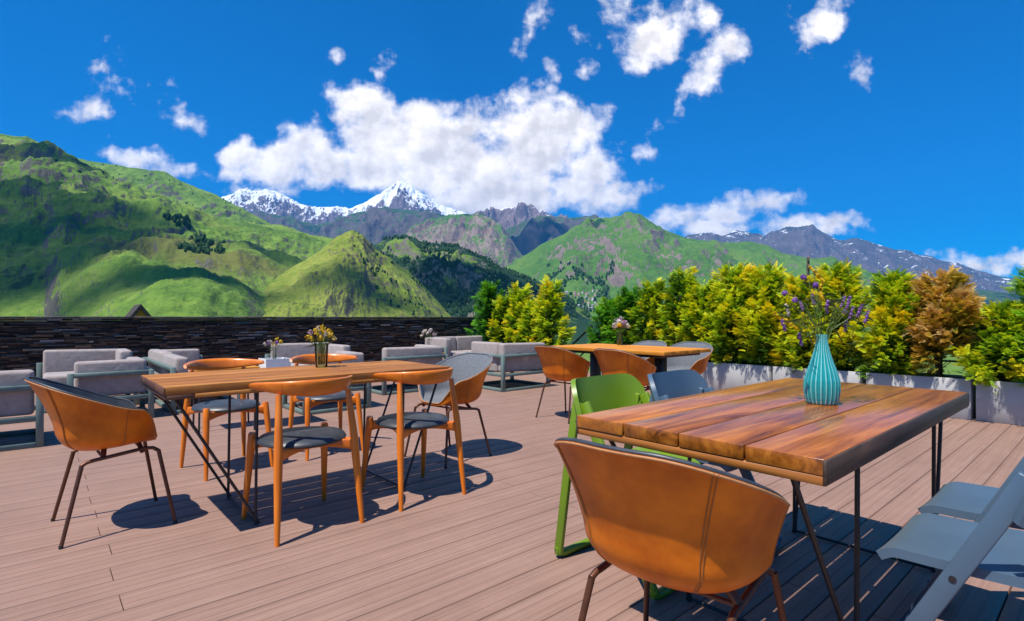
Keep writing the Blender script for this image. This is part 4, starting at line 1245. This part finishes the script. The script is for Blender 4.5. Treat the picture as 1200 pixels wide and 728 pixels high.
def side_table(label, x, y, w, d, h, tm, lm):
    t = thing('side_table', label, 'table', (x, y, 0), 0)
    b = MB(); b.box((0, 0, h - .0125), (w, d, .025), .004, 1); b.build('tabletop', M[tm], t)
    for sx in (-1, 1):
        for sy in (-1, 1):
            l = MB(); l.tube([(sx * (w / 2 - .03), sy * (d / 2 - .03), 0), (sx * (w / 2 - .04), sy * (d / 2 - .04), h - .025)], .009, 8); l.build('leg', M[lm], t)
    return t
side_table('low white side table with thin legs beyond the oak table, under the white flower pot', 1.80, 5.62, .55, .45, .40, 'white_pot', 'black_steel')
side_table('small wooden side table beyond the oak table left of the white flower pot', 1.38, 5.75, .55, .30, .58, 'orange_wood', 'black_steel')
side_table('low side table between sofas under the pale flowers', 4.72, 7.35, .30, .45, .50, 'orange_wood', 'sofa_frame')

# ---- flowers
def ico_cluster(mb, c, r, n, size, tint, rg, flat=1.0):
    for _ in range(n):
        d = rg.normal(0, 1, 3); d /= np.linalg.norm(d)
        p = np.array(c) + d * r * rg.uniform(.3, 1)
        s = size * rg.uniform(.6, 1.2)
        R = orient(d[None], rg.uniform(0, 6, 1))[0]
        k = 5
        vs = [p + d * s * .25]
        for q in range(k * 2):
            a = 2 * math.pi * q / (2 * k); rr = s if q % 2 == 0 else s * .45
            vs.append(p + R @ np.array([s * .1 if q % 2 == 0 else 0, rr * math.cos(a), rr * math.sin(a)]))
        mb.add(vs, [(0, 1 + q, 1 + (q + 1) % (2 * k)) for q in range(2 * k)], [min(1, max(0, tint + rg.normal(0, .03)))] * (2 * k + 1), smooth=False)
def bouquet(label, loc, z0, z1, spread, heads, seed, size=.012, n_each=16, lean=0.0, base_r=.02):
    rg = np.random.default_rng(seed)
    t = thing('flower_bouquet', label, 'flowers', loc)
    st = MB(); hs = []
    for k, (tint, cl) in enumerate(heads):
        a = 2.4 * k + rg.uniform(-.4, .4); q = spread * math.sqrt((k + .6) / len(heads))
        h = z1 - (q / spread) ** 2 * (z1 - z0) * .28 + rg.uniform(-.02, .02)
        tip = (math.cos(a) * q, math.sin(a) * q, h)
        st.tube([(math.cos(a) * base_r * .6, math.sin(a) * base_r * .6, z0 - (z1 - z0) * .0 + .004), (math.cos(a) * q * .35, math.sin(a) * q * .35, z0 + (h - z0) * .6), tip], .0016, 5)
        for j in range(2):
            f = rg.uniform(.55, .9); p = np.array([tip[0] * f * .8, tip[1] * f * .8, z0 + (h - z0) * f])
            d = rg.normal(0, 1, 3) * .02
            st.add([p, p + d + [0, 0, .012], p + d * 2.4 + [0, 0, .02], p + d + [0.006, .006, .006]], [(0, 1, 2, 3)], smooth=False)
        hs.append((tip, tint, cl))
    st.build('stems', M['stems'], t)
    for tip, tint, cl in hs:
        b = MB(); ico_cluster(b, tip, cl, n_each, size, tint, rg); b.build('blossom', M['petals'], t, tint=True)
    return t
Y, WH, PK, PU = .82, .46, .33, .10
# glass with the yellow bunch on the oak table
GX, GY, T = 1.36, 3.36, .745
g = thing('glass_vase', 'tall clear glass holding yellow wildflowers on the oak table', 'vase', (GX, GY, T + .001))
b = MB(); b.lathe([(.001, .0), (.033, .0), (.036, .004), (.042, .15), (.0395, .15), (.033, .010), (.001, .010)], 28); b.build('body', M['glass'], g)
bouquet('bunch of yellow and white wildflowers in the clear glass on the oak table', (GX, GY, T + .012), 0, .235, .085, [(Y, .022), (WH, .024), (Y, .024), (PK, .02), (Y, .024), (.68, .022), (WH, .024), (Y, .022), (Y, .026), (PK, .02), (Y, .022), (WH, .022), (Y, .024), (.62, .02), (Y, .024), (Y, .022), (WH, .02), (Y, .02)], 3, .0085, 16, base_r=.028)
def square_pot(label, loc, w, h):
    t = thing('flower_pot', label, 'pot', loc)
    b = MB()
    def ring(s, z): return [(-s, -s, z), (s, -s, z), (s, s, z), (-s, s, z)]
    v = ring(w * .46, 0) + ring(w * .5, h) + ring(w * .46, h) + ring(w * .44, h - .03)
    f = [(3, 2, 1, 0)] + [(i * 4 + j, i * 4 + (j + 1) % 4, (i + 1) * 4 + (j + 1) % 4, (i + 1) * 4 + j) for i in range(3) for j in range(4)]
    b.add(v, f, smooth=False); b.build('body', M['white_pot'], t)
    s = MB(); q = w * .44; s.add(ring(q, h - .03), [(0, 1, 2, 3)]); s.build('soil', M['soil'], t)
square_pot('white square flower pot beyond the oak table', (1.80, 5.62, .401), .24, .25)
bouquet('small bunch of yellow and purple flowers in the white square pot', (1.80, 5.62, .625), 0, .21, .09, [(Y, .022), (WH, .02), (PU, .022), (Y, .026), (PK, .02), (Y, .022), (PU, .018), (.66, .02), (Y, .02), (WH, .02)], 5, .012, 14)
def small_vase(label, loc, r, h):
    t = thing('glass_vase', label, 'vase', loc)
    b = MB(); b.lathe([(.001, 0), (r * .8, 0), (r * .85, .004), (r, h), (r * .94, h), (r * .78, .012), (.001, .012)], 20); b.build('body', M['glass'], t)
small_vase('slim glass of pink and white flowers on the far table', (4.98, 3.80, .7455), .035, .15)
bouquet('bunch of pink, white and yellow flowers on the far table', (4.98, 3.80, .757), 0, .27, .10, [(PK, .034), (WH, .038), (Y, .03), (.28, .034), (WH, .038), (PK, .036), (WH, .038), (.28, .034), (Y, .03), (WH, .036), (.5, .036), (.3, .034), (Y, .03), (PK, .034)], 8, .017, 22)
small_vase('small glass of pale flowers on the low table between the sofas', (4.72, 7.35, .501), .04, .12)
bouquet('pale cream and pink flowers between the sofas in front of the slate wall', (4.72, 7.35, .512), 0, .36, .13, [(WH, .036), (.52, .036), (WH, .034), (PK, .03), (.5, .036), (WH, .036), (.4, .03), (WH, .034), (PK, .03), (.52, .03)], 9, .017, 14)

# turquoise ribbed vase and its loose purple flowers
VX, VY = 2.155, .735
v = thing('ribbed_vase', 'turquoise ribbed ceramic vase on the glossy table', 'vase', (VX, VY, T + .001))
prof = [(.001, 0), (.044, 0), (.049, .004), (.0545, .022), (.0575, .045), (.058, .066), (.0565, .086), (.050, .112), (.041, .138), (.0325, .165), (.0255, .190), (.0205, .215), (.0185, .235), (.0190, .250), (.0165, .251), (.0150, .235), (.001, .20)]
b = MB()
pf = []
for (r0, z0), (r1, z1) in zip(prof, prof[1:]):
    for q in range(4): pf.append((r0 + (r1 - r0) * q / 4, z0 + (z1 - z0) * q / 4))
pf.append(prof[-1])
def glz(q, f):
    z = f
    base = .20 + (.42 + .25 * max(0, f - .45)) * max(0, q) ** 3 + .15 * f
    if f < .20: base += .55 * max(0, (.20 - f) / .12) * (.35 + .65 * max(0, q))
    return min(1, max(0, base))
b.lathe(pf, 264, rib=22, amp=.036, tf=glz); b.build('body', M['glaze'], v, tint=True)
def loose_flowers():
    rg = np.random.default_rng(42)
    t = thing('flower_bouquet', 'loose purple flowers and grass stems in the turquoise vase', 'flowers', (VX, VY, T))
    # sideways and height as the photo shows them, depth spread round the vase
    tips = [(-.040, .465, PU, 'ball'), (-.036, .43, PU, 'ball'), (-.105, .405, PU, 'ball'), (-.092, .378, .16, 'ball'), (-.06, .375, .18, 'spike'), (-.165, .305, .12, 'spike'), (-.12, .255, .12, 'spike'),
            (.050, .385, .2, 'spike'), (.085, .39, .22, 'spike'), (.10, .355, .2, 'spike'), (.118, .335, PU, 'ball'), (.165, .335, .12, 'spike'), (.065, .35, .24, 'spike'), (.00, .40, .2, 'spike'), (-.13, .36, .5, 'spike'), (.03, .44, .82, 'gold'), (-.01, .50, .82, 'gold'), (-.15, .33, .82, 'gold'), (.14, .30, .16, 'spike'), (-.02, .37, .2, 'spike')]
    st = MB(); bl = []
    for (sx, z, tint, kind) in tips:
        dep = rg.uniform(-.09, .09)
        dx, dy = W(sx, dep)
        e = Vector((dx, dy, z)); b0 = Vector((dx * .06, dy * .06, .20)); m1 = Vector((dx * .22, dy * .22, .27)); m2 = Vector((dx * .72, dy * .72, z - .02 + .01))
        path = [b0.lerp(m1, q) for q in (0, .5)] + [m1.lerp(m2, q) for q in (0, .35, .7)] + [m2, e]
        st.tube(path, [.0014] * 5 + [.0012, .001], 5)
        for j in range(5):
            f = rg.uniform(.25, .95); p = np.array(m1.lerp(e, f)); d = rg.normal(0, 1, 3) * .014
            st.add([p, p + d + [0, 0, .008], p + d * 2.6 + [0, 0, .004], p + d + [.004, .003, -.003]], [(0, 1, 2, 3)], smooth=False)
        bl.append((e, tint, kind, (e - m2).normalized()))
    st.build('stems', M['stems'], t)
    for e, tint, kind, d in bl:
        b = MB()
        if kind == 'ball': ico_cluster(b, e, .010, 36, .0078, tint, rg)
        elif kind == 'spike':
            for q in range(7): ico_cluster(b, Vector(e) - Vector((d.x * .3, d.y * .3, .9)) * (.0065 * q), .006, 7, .0054, tint, rg)
        else:
            for q in range(9): ico_cluster(b, Vector(e) + Vector((-d.x, -d.y, -.7)) * (.010 * q), .008, 8, .0062, tint, rg)
        b.build('blossom', M['petals'], t, tint=True)
loose_flowers()
